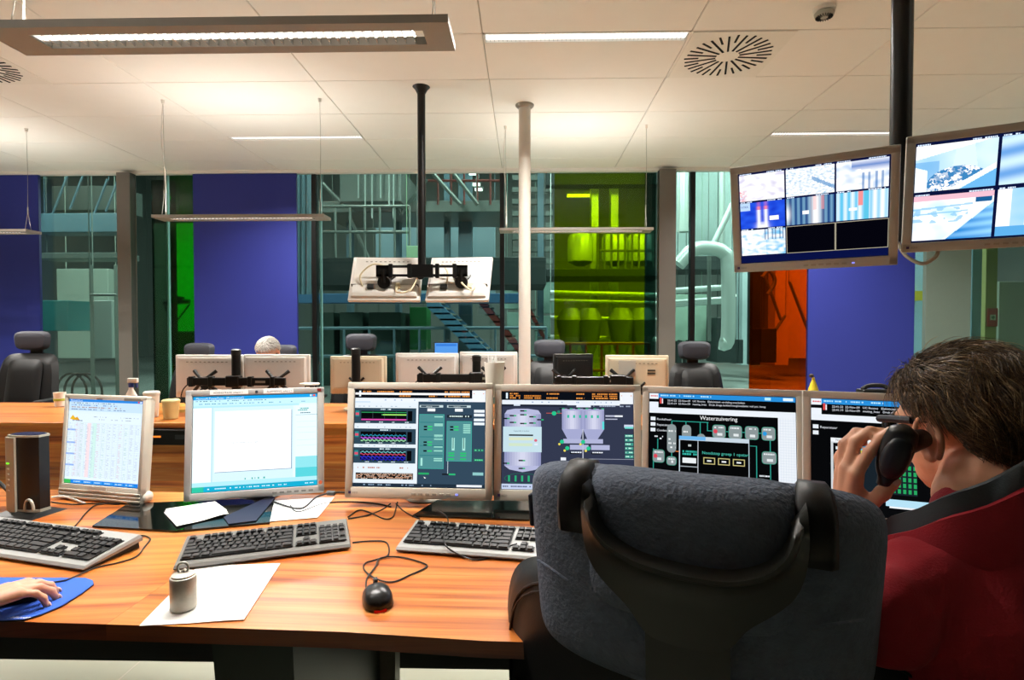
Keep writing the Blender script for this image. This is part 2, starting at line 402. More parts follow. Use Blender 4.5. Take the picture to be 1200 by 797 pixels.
def diffuser(cx, cy, label):
    t = thing('air_diffuser', label, 'vent', (cx, cy, ZC - .004))
    MB().b2(-.295, .295, -.295, .295, -.003, .004).build('plate', mat('diffuser_plate', 'e4e0d6', .6), t, smooth=False)
    ms = mat('vent_slot_black', '050505', .9)
    for k in range(32):
        a = 2 * PI * (k + .5) / 32
        # swirl: alternating long and short slots
        r0, r1 = (.07, .255) if k % 2 == 0 else (.175, .262)
        b = MB(Mx.Rotation(a, 4, 'Z')); b.b2(r0, r1, -.006 - .0, .006, -.0062, -.003); b.build('slot', ms, t, smooth=False)
p = atz(853, 64, ZC); diffuser(p.x, 3.28 + .3, 'round swirl air diffuser in the ceiling right of the recessed strip')
p = atz(-25, 80, ZC); diffuser(p.x, 3.28 + .3, 'round swirl air diffuser in the ceiling cut by the left picture edge')
p = atz(966, 9, ZC)
t = thing('smoke_detector', 'small round smoke detector on the ceiling', 'smoke detector', (p.x, p.y, ZC - .002))
MB().lathe([(.055, 0), (.055, -.012), (.045, -.02)]).build('base', M_white, t)
MB().lathe([(.042, -.02), (.05, -.028), (.045, -.045), (.02, -.05)]).build('sensor_cap', mat('detector_grey', 'aaa99c', .5), t)
b = MB()
for k in range(20): b.xf = Mx.Rotation(2 * PI * k / 20, 4, 'Z'); b.b2(.018, .042, -.0015, .0015, -.0515, -.044)
b.build('slots', mat('vent_slot_black', '050505', .9), t, smooth=False)

# ================================================================ GLASS FACADE
G_clear = glass('glass_clear', 'ccd8d2', .42)
G_edge = glass('glass_greenish', '7d9c90', .5)
G_lime = glass('glass_lime', 'e0e400', .25)
G_green = glass('glass_green', '35e04a', .3)
G_orange = glass('glass_orange', 'ff8a30', .3)
win = struct(MB().b2(XL, XR, YW - .02, YW + .04, 0, .05).b2(XL, XR, YW - .02, YW + .04, ZC - .02, ZC + .02), 'window_1', M_blackm, loc=(0, YW, 0), smooth=False)
wx = lambda px, Y=YW, py=300: aty(px, py, Y).x
def lw(mb, name, m, **k):
    mb.v = [p - V((0, YW, 0)) for p in mb.v]; return mb.build(name, m, win, smooth=False, **k)
muls = [wx(147), wx(369), wx(588.5), wx(811), wx(1033), wx(-75)]
for x in sorted(muls): lw(MB().b2(x - .024, x + .024, YW - .03, YW + .05, .05, ZC - .02), 'mullion', M_blackm)
def pane(px0, px1, m, y=YW + .01, name='pane', lab=None):
    o = lw(MB().b2(wx(px0), wx(px1), y, y + .012, .05, ZC - .02), name, m)
    if lab: o['label'] = lab
ed = [wx(-75), wx(147), wx(369), wx(588.5), wx(811), wx(1033)]
for a, c in zip(ed[:-1], ed[1:]): lw(MB().b2(a + .025, c - .025, YW + .005, YW + .017, .05, ZC - .02), 'pane', G_clear)
lw(MB().b2(ed[-1] + .025, XR, YW + .005, YW + .017, .05, ZC - .02), 'pane', G_clear)
lw(MB().b2(XL, ed[0] - .025, YW + .005, YW + .017, .05, ZC - .02), 'pane', G_clear)
pane(196, 231, G_green, YW + .06, 'coloured_pane', 'emerald green pane'); pane(650, 757, G_lime, YW + .06, 'coloured_pane', 'lime green pane'); pane(882, 950, G_orange, YW + .06, 'coloured_pane', 'orange pane')
pane(163, 192, G_edge, YW + .22, 'coloured_pane', 'dull grey green pane'); pane(757, 770, G_edge, YW + .06, 'coloured_pane', 'dull grey green pane')
lw(MB().b2(wx(192), wx(193.5), YW + .05, YW + .09, .05, ZC), 'glass_fin', mat('bright_edge', 'a8c8cc', .3))
lw(MB().b2(wx(374), wx(376), YW + .02, YW + .05, .05, ZC), 'glass_fin', mat('bright_edge', 'a8c8cc', .3))
for px0, px1, lab_ in ((-60, 47, 'flat dark blue panel filling the leftmost bay behind the black chair'), (228, 348, 'flat dark blue panel left of centre behind the grey haired person'), (947, 1071, 'flat dark blue panel below the left camera-image monitor')):
    t = thing('partition_screen', lab_, 'panel', (wx((px0 + px1) / 2, 6.05), 6.05, .02)); hw = (wx(px1, 6.05) - wx(px0, 6.05)) / 2
    MB().b2(-hw, hw, -.012, .012, 0, ZC - .06).build('board', M_blue, t, smooth=False)
    MB().b2(-hw - .004, -hw, -.014, .014, 0, ZC - .06).b2(hw, hw + .004, -.014, .014, 0, ZC - .06).build('edge_strip', mat('blue_edge', '20266e', .5), t, smooth=False)
for px0, px1, lab_ in ((137.5, 153, 'grey steel column left of the emerald glass'), (772.5, 792, 'grey steel column right of the lime glass')):
    x0, x1 = wx(px0, 5.95), wx(px1, 5.95); t = thing('steel_column', lab_, 'column', ((x0 + x1) / 2, 6.0, 0)); hw = (x1 - x0) / 2
    MB().b2(-hw, hw, -.05, -.04, 0, ZC - .04).b2(-hw, hw, .04, .05, 0, ZC - .04).build('flange', M_column, t, smooth=False)
    MB().b2(-hw + .004, hw - .004, -.04, .04, 0, ZC - .04).build('web', mat('steel_column_shaded', '4a4a48', .5, .1), t, smooth=False)  # side faces in darker steel, their shade put into the colour
# right-hand bay: opaque panel, post with fire alarm sign, pale door leaves
solo(MB().b2(wx(1084, 6.0), wx(1137, 6.0), 5.98, 6.03, .02, ZC - .05, .003), 'grey_panel', mat('greygreen_panel', '6c7a70', .6), 'grey green wall panel right of the dark blue panel', 'panel', smooth=False)
solo(MB().b2(wx(1156, 6.3), wx(1169.5, 6.3), 6.3, 6.36, .0, 3.2, .003), 'olive_post', mat('olive_post', '9aa060', .6), 'olive post behind the glass carrying the red sign', 'post', smooth=False)
t = thing('fire_sign', 'small red fire alarm sign on the olive post', 'sign', aty(1163, 372, 6.29))
MB().b2(-.055, .055, -.006, .006, -.10, .10, .002).build('plate', mat('sign_red', 'a84030', .5), t, smooth=False)
MB().b2(-.03, .03, -.0085, -.006, -.03, .03).build('label_field', mat('sign_pale', 'c8d0b0', .5), t, smooth=False)
b = MB(); b.b2(-.02, .02, -.0105, -.0085, -.006, .006); b.b2(-.006, .006, -.0105, -.0085, -.02, .02); b.build('emblem', mat('sign_green', '2e6b3c', .5), t, smooth=False)
solo(MB().b2(wx(1172, 6.5), wx(1290, 6.5), 6.5, 6.55, 0, aty(1180, 330, 6.5).z, .003), 'pale_partition', mat('pale_partition', 'a7b2a6', .6), 'pale partition behind the glass at the right picture edge', 'partition', smooth=False)
solo(MB().b2(wx(1140, 6.6), wx(1152, 6.6), 6.6, 6.66, 0, 3.2, .003), 'blue_post', mat('blue_post', '6c8f9e', .6), 'slim blue grey post behind the glass left of the olive post', 'post', smooth=False)

# ================================================================ INDUSTRIAL HALL BEHIND THE GLASS
M_hfloor = mat('hall_floor', '8e9894', .35, var=.12, vs=1.2)
M_clad = mat('hall_cladding', '727c78', .7, var=.1, vs=2)
M_steelb = mat('hall_steel_blue', '52707c', .5)
M_steeld = mat('hall_steel_dark', '20302f', .6)
M_pipe = mat('hall_pipe_white', 'b3c4bf', .35, .3)
M_rail = mat('hall_rail_red', '6e2f28', .5)
M_gal = mat('hall_galvanised', '68746f', .45, .4)
HX0, HX1, HY1, HZ = -17, 17, 25, 10
struct(MB().b2(HX0, HX1, YW + .04, HY1, -.1, -.005), 'floor_hall', M_hfloor, smooth=False, loc=(0, 7, 0))
wf = struct(MB().b2(HX0, HX1, HY1, HY1 + .2, 0, HZ), 'wall_hall_far', M_clad, smooth=False, loc=(0, HY1, 0))
for k in range(34):
    x = HX0 + .5 + k; MB().b2(x - .03, x + .03, -.04, 0, 0, HZ).build('cladding_rib', M_gal, wf, smooth=False)
struct(MB().b2(HX0 - .2, HX0, YW, HY1, 0, HZ), 'wall_hall_left', M_clad, smooth=False)
struct(MB().b2(HX1, HX1 + .2, YW, HY1, 0, HZ), 'wall_hall_right', M_clad, smooth=False)
struct(MB().b2(HX0, HX1, YW, HY1, HZ, HZ + .2), 'ceiling_hall', M_steeld, smooth=False)
struct(MB().b2(HX0, HX1, YW + .06, YW + .2, ZC + .05, HZ), 'wall_hall_near', M_clad, smooth=False)
def support(b, Y):
    xs = [p.x for p in b.v]; top = max(p.z for p in b.v); x0, x1 = min(xs), max(xs); pts = [p for p in b.v if p.z > top - .05]
    for x in ([p.x for p in pts][:1] if x1 - x0 < .6 else (x0 + .1, x1 - .1)):
        p = min(b.v, key=lambda q: abs(q.x - x) - q.z * .01); b.cyl((p.x, p.y if x1 - x0 < .6 else Y, p.z - .02), (p.x, p.y if x1 - x0 < .6 else Y, HZ), .008, n=5)
def hb(name, label, cat, px0, py0, px1, py1, Y, dep, m, group=None, bev=.01):
    a, c = aty(px0, py0, Y), aty(px1, py1, Y)
    b = MB().b2(a.x, c.x, Y, Y + dep, max(c.z, 0), a.z, bev)
    if c.z > .25: support(b, Y + dep / 2)
    return solo(b, name, m, label, cat, group, smooth=False)
def hpipe(name, label, cat, pts, rpx, Y, m, group=None, n=12, sm=0):
    P = [aty(q[0], q[1], q[2] if len(q) > 2 else Y) for q in pts]; r = rpx * Y / FP
    b = MB().tube(P, r, n, sm)
    if min(p.z for p in b.v) > .1 : support(b, P[0].y)
    return solo(b, name, m, label, cat, group)
def hrail(label, px0, py0, px1, py1, Y, dz=1.0, m=None, cat='railing', np_=6):
    a, c = aty(px0, py0, Y), aty(px1, py1, Y); m = m or M_rail
    t = thing('railing', label, cat, (a.x, a.y, a.z)); L = c - a
    for i, h in enumerate((dz, dz * .5)): MB().tube([V((0, 0, h)), L + V((0, 0, h))], .03, 6).build('rail', m, t)
    for i in range(np_ + 1): q = L * (i / np_); MB().cyl(q, q + V((0, 0, dz)), .025, n=6).build('rail_post', m, t)
def hstair(label, x0, y0, x1, y1, Y, w, m, steps=14, th=.28):
    a, c = aty(x0, y0, Y), aty(x1, y1, Y); t = thing('staircase', label, 'stairs', (c.x, c.y, max(0, c.z))); o = V(t.location)
    a, c = a - o, c - o
    for s in (0, w):
        b = MB(); p = [a + V((0, s, th / 2)), c + V((0, s, th / 2)), c + V((0, s, -th / 2)), a + V((0, s, -th / 2))]
        b.loft([[q for q in p], [q + V((0, .06, 0)) for q in p]]); b.build('stringer', m, t, smooth=False)
    for i in range(steps): q = a.lerp(c, (i + .5) / steps); MB().box(q + V((0, w / 2, 0)), (.28, w, .03)).build('tread', M_gal, t, smooth=False)
# left bay
hb('crane_girder', 'pale blue girder sloping behind the leftmost clear bay', 'girder', 40, 250, 140, 272, 9.5, .4, M_steelb)
hb('girder_flange', 'long light steel beam below the pale blue girder', 'beam', 40, 296, 140, 303, 9.4, .5, M_gal)
hb('cladding_wall', 'pale clad enclosure behind the leftmost clear bay', 'wall panel', 66, 315, 128, 420, 12, .5, mat('pale_clad', '9fb0a4', .7, var=.06, vs=3))
hb('teal_tank', 'teal green machine box in the left clear bay', 'machine', 46, 352, 80, 388, 9, .8, mat('teal', '2f7170', .5))
for i, (x0, x1) in enumerate(((104, 107), (133, 136))): hb('frame_post', ('thin galvanised post in the left clear bay', 'thin galvanised post beside the left steel column')[i], 'post', x0, 310, x1, 470, 8.2, .08, M_gal)
hb('frame_beam', 'thin horizontal rail joining the two galvanised posts', 'beam', 104, 344, 136, 347, 8.15, .05, M_gal)
hb('frame_plate', 'grey cabinet plate between the galvanised posts', 'panel', 108, 352, 132, 420, 8.5, .1, mat('cab_plate', '8d9d98', .5))
for i in range(3):
    c = aty(84 + 9 * i, 460, 8.6); b = MB(Mx.Translation(c) @ Mx.Rotation(PI / 2, 4, 'X'))
    pts = [(.24 * cos(2 * PI * k / 20), .30 * sin(2 * PI * k / 20), .0) for k in range(21)]; b.tube(pts, .018, 6)
    solo(b, 'hose_coil', mat('hose_dark', '3c3834', .6), 'dark coiled hose hanging in the left clear bay, %s from the left' % ORD[i], 'hose', 'hose coils in the left clear bay')
for i, (x, yy) in enumerate(((60, 225), (82, 215), (106, 232), (124, 218))): hpipe('brace_rod', 'pale diagonal brace high behind the left clear bay, %s from the left' % ORD[i], 'brace', [(x, yy + 30), (x + 20, yy - 22)], 1.2, 10, M_steelb, 'braces behind the left clear bay')
hb('duct', 'wide pale duct high behind the left clear bay', 'duct', 60, 218, 137, 246, 13, .9, M_gal)
# between column and green glass
hb('pale_wall_strip', 'pale wall seen behind the emerald glass', 'wall panel', 180, 262, 235, 478, 8.9, .3, mat('cream_wall', 'a8a890', .7))  # height cut so only the lower emerald glass looks lit
solo(MB().b2(aty(201.5, 330, 7.22).x - .03, aty(201.5, 330, 7.22).x + .03, 7.22, 7.27, 0, 2.6), 'sign_post', M_gal, 'slim grey post carrying the red sign behind the emerald glass', 'post', smooth=False)
t = thing('fire_hose_sign', 'red sign with white mark behind the emerald glass edge', 'sign', aty(201.5, 330, 7.2))
MB().b2(-.05, .05, -.006, .006, 0, .37, .002).build('plate', mat('sign_bright_red', 'd42a20', .5), t, smooth=False)
MB().b2(-.022, .022, -.0085, -.006, .07, .30).build('mark', M_paper, t, smooth=False)
MB().b2(-.012, .022, -.011, -.0085, .10, .27).build('mark_inner', mat('sign_bright_red', 'd42a20', .5), t, smooth=False)
hb('hall_cabinet', 'dark machine behind the emerald glass', 'machine', 200, 388, 232, 495, 8, .5, M_steeld)
p = aty(192, 355, 7.3); q = aty(222, 353, 7.3); r_ = aty(205, 368, 7.3)
b = MB(); b.tube([p, q], .03, 8); b.box((p + q) / 2 + V((0, 0, .03)), (.18, .06, .08)); b.tube([p, (p + r_) / 2 + V((-.02, 0, -.06)), r_ + V((0, 0, -.1)), q + V((0, 0, -.04))], .012, 6, 5)
solo(b, 'hose_valve', M_steeld, 'dark valve arm with hanging hose behind the emerald glass', 'valve')
# bays between the blue panel and the lime glass
for i, x in enumerate((350, 356, 362)): hpipe('vertical_pipe', 'tall pale pipe right of the middle blue panel, %s from the left' % ORD[i], 'pipe', [(x, 190), (x, 345)], 2.6, 9, M_steelb, 'pale pipes right of the middle blue panel', 10)
hb('platform_beam', 'dark platform deck behind the hanging monitors', 'platform', 345, 302, 640, 334, 11, 1.6, M_steeld)
hb('blue_beam', 'blue steel beam below the dark platform deck', 'beam', 345, 344, 612, 355, 10.4, .3, mat('beam_blue', '2f5f86', .5))
hb('upper_platform', 'grey upper platform edge high behind the glass', 'platform', 372, 236, 590, 248, 13, 2.0, M_gal)
hb('upper_duct', 'grey box duct under the hall roof behind the black pole', 'duct', 398, 196, 470, 236, 12, 1.8, M_gal)
hb('pale_wall_block', 'pale blue wall block behind the glass above the hanging monitors', 'wall panel', 440, 262, 580, 345, 17, .3, mat('pale_blue_wall', '7d98a3', .7, var=.08, vs=2))
for i, (x0, y0, x1, y1) in enumerate(((500, 195, 540, 240), (525, 195, 560, 240), (440, 205, 470, 250), (470, 250, 500, 210), (378, 215, 400, 238), (410, 255, 440, 320))):
    hpipe('roof_brace', 'diagonal steel brace under the hall roof, ' + ('steep one right of the black pole', 'steep one nearer the white pole', 'leftmost falling one', 'rising one left of the black pole', 'short one beside the middle blue panel', 'low one above the left hanging monitor')[i], 'brace', [(x0, y0), (x1, y1)], 2.4, 12.5, M_gal, 'diagonal braces under the hall roof', 6)
for i, x in enumerate((420, 428, 436, 446, 456, 461)): hpipe('drop_pipe', 'thin vertical pipe hanging from the hall roof, %s from the left' % ORD[i], 'pipe', [(x, 190), (x, 232 + 12 * (i % 3))], .9, 11.8, M_pipe, 'thin pipes hanging from the hall roof', 8)
for i, x in enumerate((405, 462, 520, 537, 630)): hb('hall_column', 'blue grey hall column behind the glass, %s from the left' % ORD[i], 'column', x, 190, x + (16 if x == 537 else 7), 470, 14.2, .3, M_steelb, 'hall columns between the blue panel and the lime glass')
hrail('dark red railing on the upper hall platform', 498, 240, 590, 240, 13, 1.1)
hrail('grey railing on the platform left of the black pole', 376, 302, 480, 302, 11, 1.0, M_gal)
hrail('dark red railing beside the left platform edge', 346, 336, 372, 336, 10.6, .9, np_=2)
hrail('low grey railing at floor level behind the far chairs', 345, 450, 640, 450, 10, 1.0, M_steelb, np_=10)
hstair('blue steel staircase descending behind the hanging monitors', 500, 350, 600, 448, 9.5, .9, mat('stair_blue', '4a7d9c', .5))
hstair('dark red staircase descending beside the white pole', 545, 330, 640, 450, 11.5, .9, M_rail, 14, .2)
hstair('upper dark red stair flight right of the black mullion', 588, 300, 640, 400, 12.5, .9, M_rail, 12, .16)
for i in range(9): hb('wall_louvre', 'horizontal louvre blade right of the white pole, %s from the top' % ORD[i], 'louvre', 600, 205 + 14 * i, 648, 211 + 14 * i, 15, .15, M_gal, 'louvre blades right of the white pole')
for i, (x, yy) in enumerate(((600, 330), (640, 335), (603, 378), (636, 382))): hb('control_cabinet', 'pale control cabinet behind the glass beside the white pole, ' + ('upper left', 'upper right', 'lower left', 'lower right')[i], 'cabinet', x - 9, yy - 12, x + 9, yy + 32, 15.5, .5, mat('cabinet_pale', '8fb5aa', .5), 'pale cabinets beside the white pole')
hb('green_cabinet', 'green lit machine cabinet low behind the hanging monitors', 'cabinet', 480, 360, 500, 410, 13, .6, mat('green_machine', '2f8a4a', .5))
for i, (x0, x1) in enumerate(((372, 392), (398, 426), (432, 470))): hb('machine_block', ('dark machine block left of the far black headrest', 'dark green machine block behind the far black headrest', 'dark machine block right of the far black headrest')[i], 'machine', x0, 366, x1, 470, 12.5, 1, mat('machine_darkgreen', '1f3d35', .6))
hb('lit_doorway', 'brightly lit pale green doorway left of the black pole', 'doorway', 476, 288, 492, 302, 10.9, .1, mat('pale_green_clad', 'a8d0a8', .6))
# lime bay
lime_Y = 12.5
hb('lime_platform', 'platform deck crossing behind the lime glass', 'platform', 640, 315, 780, 324, lime_Y, 1.5, M_steeld)
hb('lime_ceiling_beam', 'dark roof beam behind the top of the lime glass', 'beam', 640, 196, 780, 216, lime_Y + 1, .4, M_steeld)
for i, x in enumerate((693, 716)): hb('lime_column', 'pale column behind the lime glass, %s one' % ('left', 'right')[i], 'column', x, 190, x + 8, 470, lime_Y + 1.6, .3, M_pipe, 'pale columns behind the lime glass')
for i, x in enumerate((680, 720, 750)):
    a = aty(x, 312, lime_Y + .9); q = aty(x, 275, lime_Y + .9); r_ = 16 * lime_Y / FP
    solo(MB().lathe([(r_ * .3, a.z), (r_, a.z + .1), (r_, q.z - .1), (r_ * .8, q.z)], (a.x, a.y, 0), 20), 'silo_tank', M_pipe, ('round tank on the platform behind the lime glass, leftmost', 'round tank on the platform behind the lime glass, middle', 'round tank on the platform behind the lime glass, rightmost')[i], 'tank')
for i, x in enumerate((668, 690, 728, 752)):
    a = aty(x, 425, lime_Y - .6)
    solo(MB().lathe([(.05, a.z), (.22, a.z + .5), (.30, a.z + .9), (.16, a.z + 1.15)], (a.x, a.y, 0), 18), 'hopper', M_gal, 'conical hopper low behind the lime glass, %s from the left' % ORD[i], 'hopper', 'hoppers low behind the lime glass')
for i, (yy, rr) in enumerate(((343, 3), (352, 2), (372, 2.5), (395, 3))): hpipe('cross_pipe', 'horizontal pipe behind the lime glass, %s from the top' % ORD[i], 'pipe', [(645, yy), (780, yy + 3)], rr, lime_Y - .3, M_pipe, 'horizontal pipes behind the lime glass')
hrail('railing on the platform behind the lime glass', 700, 315, 765, 315, lime_Y + .1, .8, M_gal, np_=8)
hrail('low railing at floor level behind the lime glass', 650, 465.4, 760, 465.4, 10.5, 1.0, M_rail)
# right clear bay: ducts
PY = 10.5
hpipe('vertical_duct', 'wide pale vertical duct at top of the bay right of the grey column', 'duct', [(801, 190), (801, 272)], 7.5, PY + 1, M_pipe, n=20)
hb('pale_wall_panel', 'pale clad wall behind the ducts', 'wall panel', 786, 190, 880, 300, 16, .3, mat('pale_clad_b', '9fb6b4', .7, var=.08, vs=3))
hb('duct_platform', 'dark platform behind the elbow duct', 'platform', 786, 300, 870, 316, PY + 2, 1.2, M_steeld)
hpipe('elbow_duct', 'large white duct bending down beside the left camera monitor', 'duct', [(795, 310), (812, 293), (832, 291), (848, 296), (853, 312), (853, 395), (845, 402)], 8, PY, M_pipe, n=20, sm=6)
hpipe('diagonal_pipe', 'diagonal white pipe above the elbow duct', 'pipe', [(836, 286), (862, 232)], 3.4, PY + .3, M_pipe)
hpipe('tall_pipe', 'thin upright white pipe beside the left camera monitor', 'pipe', [(846, 195), (846, 290)], 3.2, PY + .8, M_pipe)
hpipe('thin_pipe', 'thin grey pipe hanging below the elbow duct', 'pipe', [(831, 300), (831, 400)], 2.2, PY + .4, M_gal)
for i, yy in enumerate((337, 352, 350)): hpipe('side_pipe', ('upper pale horizontal pipe behind the black mullion', 'thick pale horizontal pipe behind the black mullion', 'thin pipe in front of the thick pale horizontal pipe')[i], 'pipe', [(786, yy + 4), (846, yy)], (3.5, 4.5, 1.5)[i], PY + (.9, 1.2, .6)[i], M_pipe)
hb('pale_machine', 'pale green machine below the elbow duct', 'machine', 790, 345, 828, 400, PY + 2, .7, mat('pale_machine', '86a394', .5, var=.2, vs=8))
hb('dark_machine', 'dark machine at floor level below the elbow duct', 'machine', 840, 372, 862, 425, PY + 1.6, .7, M_steeld)
hb('white_column', 'wide pale column left of the orange glass', 'column', 871, 190, 883, 428, 14.5, .4, mat('col_white', 'b8d2d6', .5))
for i, x in enumerate((796, 806, 862, 868)): hb('valve_stand', 'small dark valve stand at floor level right of the grey column, %s from the left' % ORD[i], 'valve', x - 3, 398, x + 3, 426, 12.5, .2, M_steeld, 'valve stands right of the grey column')
# orange bay
hb('orange_column', 'thick column behind the orange glass', 'column', 910, 190, 924, 428, 14, .4, mat('col_cream', 'c9bfa8', .5))
hb('cladding_sheet', 'tall cladding sheet behind the orange glass', 'wall panel', 926, 190, 946, 420, 15, .3, mat('col_cream', 'c9bfa8', .5))
hb('orange_post', 'narrow dark post at left edge of the orange glass', 'column', 883, 190, 891, 428, 13.5, .3, M_steeld)
for i, (a, c) in enumerate((((895, 320), (915, 375)), ((925, 330), (948, 390)), ((900, 400), (920, 370)))): hpipe('orange_brace', 'diagonal brace behind the orange glass, ' + ('upper left', 'upper right', 'low rising one')[i], 'brace', [a, c], 1.8, 13, M_gal, 'diagonal braces behind the orange glass', 8)
hb('orange_cabinet', 'low dark machine behind the orange glass', 'machine', 892, 385, 910, 425, 12.8, .5, M_steeld)
hpipe('orange_hose', 'curved pipe high behind the orange glass', 'pipe', [(893, 325), (902, 318), (908, 330), (900, 345)], 2.2, 12.6, M_gal, n=10, sm=6)
# right strip
solo(MB().b2(wx(1060, 9), wx(1090, 9), 9, 9.1, 0, aty(1075, 290, 9).z), 'pale_sheet', mat('sheet_pale_blue', 'a9cbe0', .6), 'pale blue sheet behind the narrow gap right of the dark blue panel', 'wall panel', smooth=False)
solo(MB().b2(wx(1068, 8.8), wx(1086, 8.8), 8.8, 9.0, aty(1075, 352, 8.8).z, aty(1075, 341, 8.8).z), 'yellow_hood', mat('yellow', 'd0c040', .5), 'small yellow hood in the narrow gap right of the dark blue panel', 'hood', smooth=False)
# hall lamps
for i, (x, yy, Y) in enumerate(((555, 203, 14), (558, 216, 16), (561, 222, 17), (680, 229, 15), (489, 293, 12), (866, 346, 15), (928, 100, 13), (200, 120, 12), (820, 150, 13), (60, 150, 12))):
    p = aty(x, yy, Y); t = thing('hall_lamp', ('bright hall lamp high behind the glass, topmost of three', 'bright hall lamp high behind the glass, middle of three', 'bright hall lamp high behind the glass, lowest of three', 'flat hall lamp glowing behind the lime glass', 'small bright lamp in the lit doorway left of the black pole', 'small bright lamp right of the elbow duct', 'hall lamp above the orange bay', 'hall lamp above the emerald bay', 'hall lamp above the duct bay', 'hall lamp above the leftmost bay')[i], 'lamp', p)
    big = i in (3,); w = .7 if big else .22
    MB().b2(-w / 2 - .03, w / 2 + .03, -.08, .08, .0, .08, .01).build('lamp_housing', M_gal, t, smooth=False)
    MB().cyl((0, 0, .07), (0, 0, HZ - p.z), .01, n=6).build('lamp_rod', M_gal, t)
    MB().b2(-w / 2, w / 2, -.082, .06, -.035, .02).build('lamp_glass', emit('hall_lamp_glow', 'f0fff4', 6), t, smooth=False)
for i, (x, Y, z, pw) in enumerate(((-9, 11, 8, .8), (-4, 13, 8.5, .9), (.5, 12, 8.5, .8), (2.5, 17, 8, 1.2), (2.2, 11.0, 5.2, .35), (6.5, 13, 8.5, 1.5), (10, 10.5, 8, 1.1), (3, 9, 5.5, .3), (-8, 8, 5.0, .3), (-4.6, 7.7, 2.9, .10), (6.5, 9.5, 7, .7))):
    light('hall_light', (x, Y, z), 1.2 if z > 4 else .3, 1.2 if z > 4 else .3, L_HALL * pw * .35, (.90, 1.0, .97))

for x in (-9, -3.5, 2, 7.5): light('facade_fill', (x, 6.7, 5.6), 1.5, .3, L_HALL * .10, (.92, 1.0, .97), rot=(R(62), 0, 0))  # added fill without fixtures, brightens hall faces turned to the glass
# ================================================================ FAR DESKS
FD0, FD1 = 3.25, 4.12
def far_desk(x0, x1, label, panel_m, segs):
    t = thing('far_desk', label, 'desk', ((x0 + x1) / 2, FD0, 0)); hw = (x1 - x0) / 2
    n = segs
    for i in range(n):
        a = -hw + 2 * hw * i / n; c = -hw + 2 * hw * (i + 1) / n
        MB().b2(a + .001, c - .001, 0, FD1 - FD0, .708, .74, .003).build('desktop', M_wood, t, smooth=False)
        z = .70
        for k, h in enumerate((.245, .115, .20)):
            m_ = panel_m
            MB().b2(a + .001, c - .001, .06, .08, z - h + .001, z - .001).build('front_panel', m_, t, smooth=False); z -= h
    for x in (-hw + .05, 0, hw - .05): MB().b2(x - .03, x + .03, .15, .75, 0, .708).build('leg', M_blackm, t, smooth=False)
far_desk(-5.2, -.2, 'long orange wood far desk with panelled front behind the near monitors, left half', M_wood, 4)
far_desk(-.19, 3.6, 'orange wood far desk with dark front behind the near monitors, right half', M_blackm, 3)
t = thing('rack_unit', 'black rack unit with small orange light under the far desk top', 'device', (aty(200, 520, 3.25).x, 3.23, aty(200, 521, 3.25).z))
MB().b2(-.22, .22, 0, .2, 0, .092, .003).build('case', M_blackm, t, smooth=False)
MB().b2(-.12, -.045, -.003, 0, .045, .055).build('indicator', emit('led_orange', 'ff8a30', 1.2), t, smooth=False)
MB().b2(.04, .12, -.002, 0, .035, .06).build('display', mat('dull_display', '2c2f33', .3), t, smooth=False)

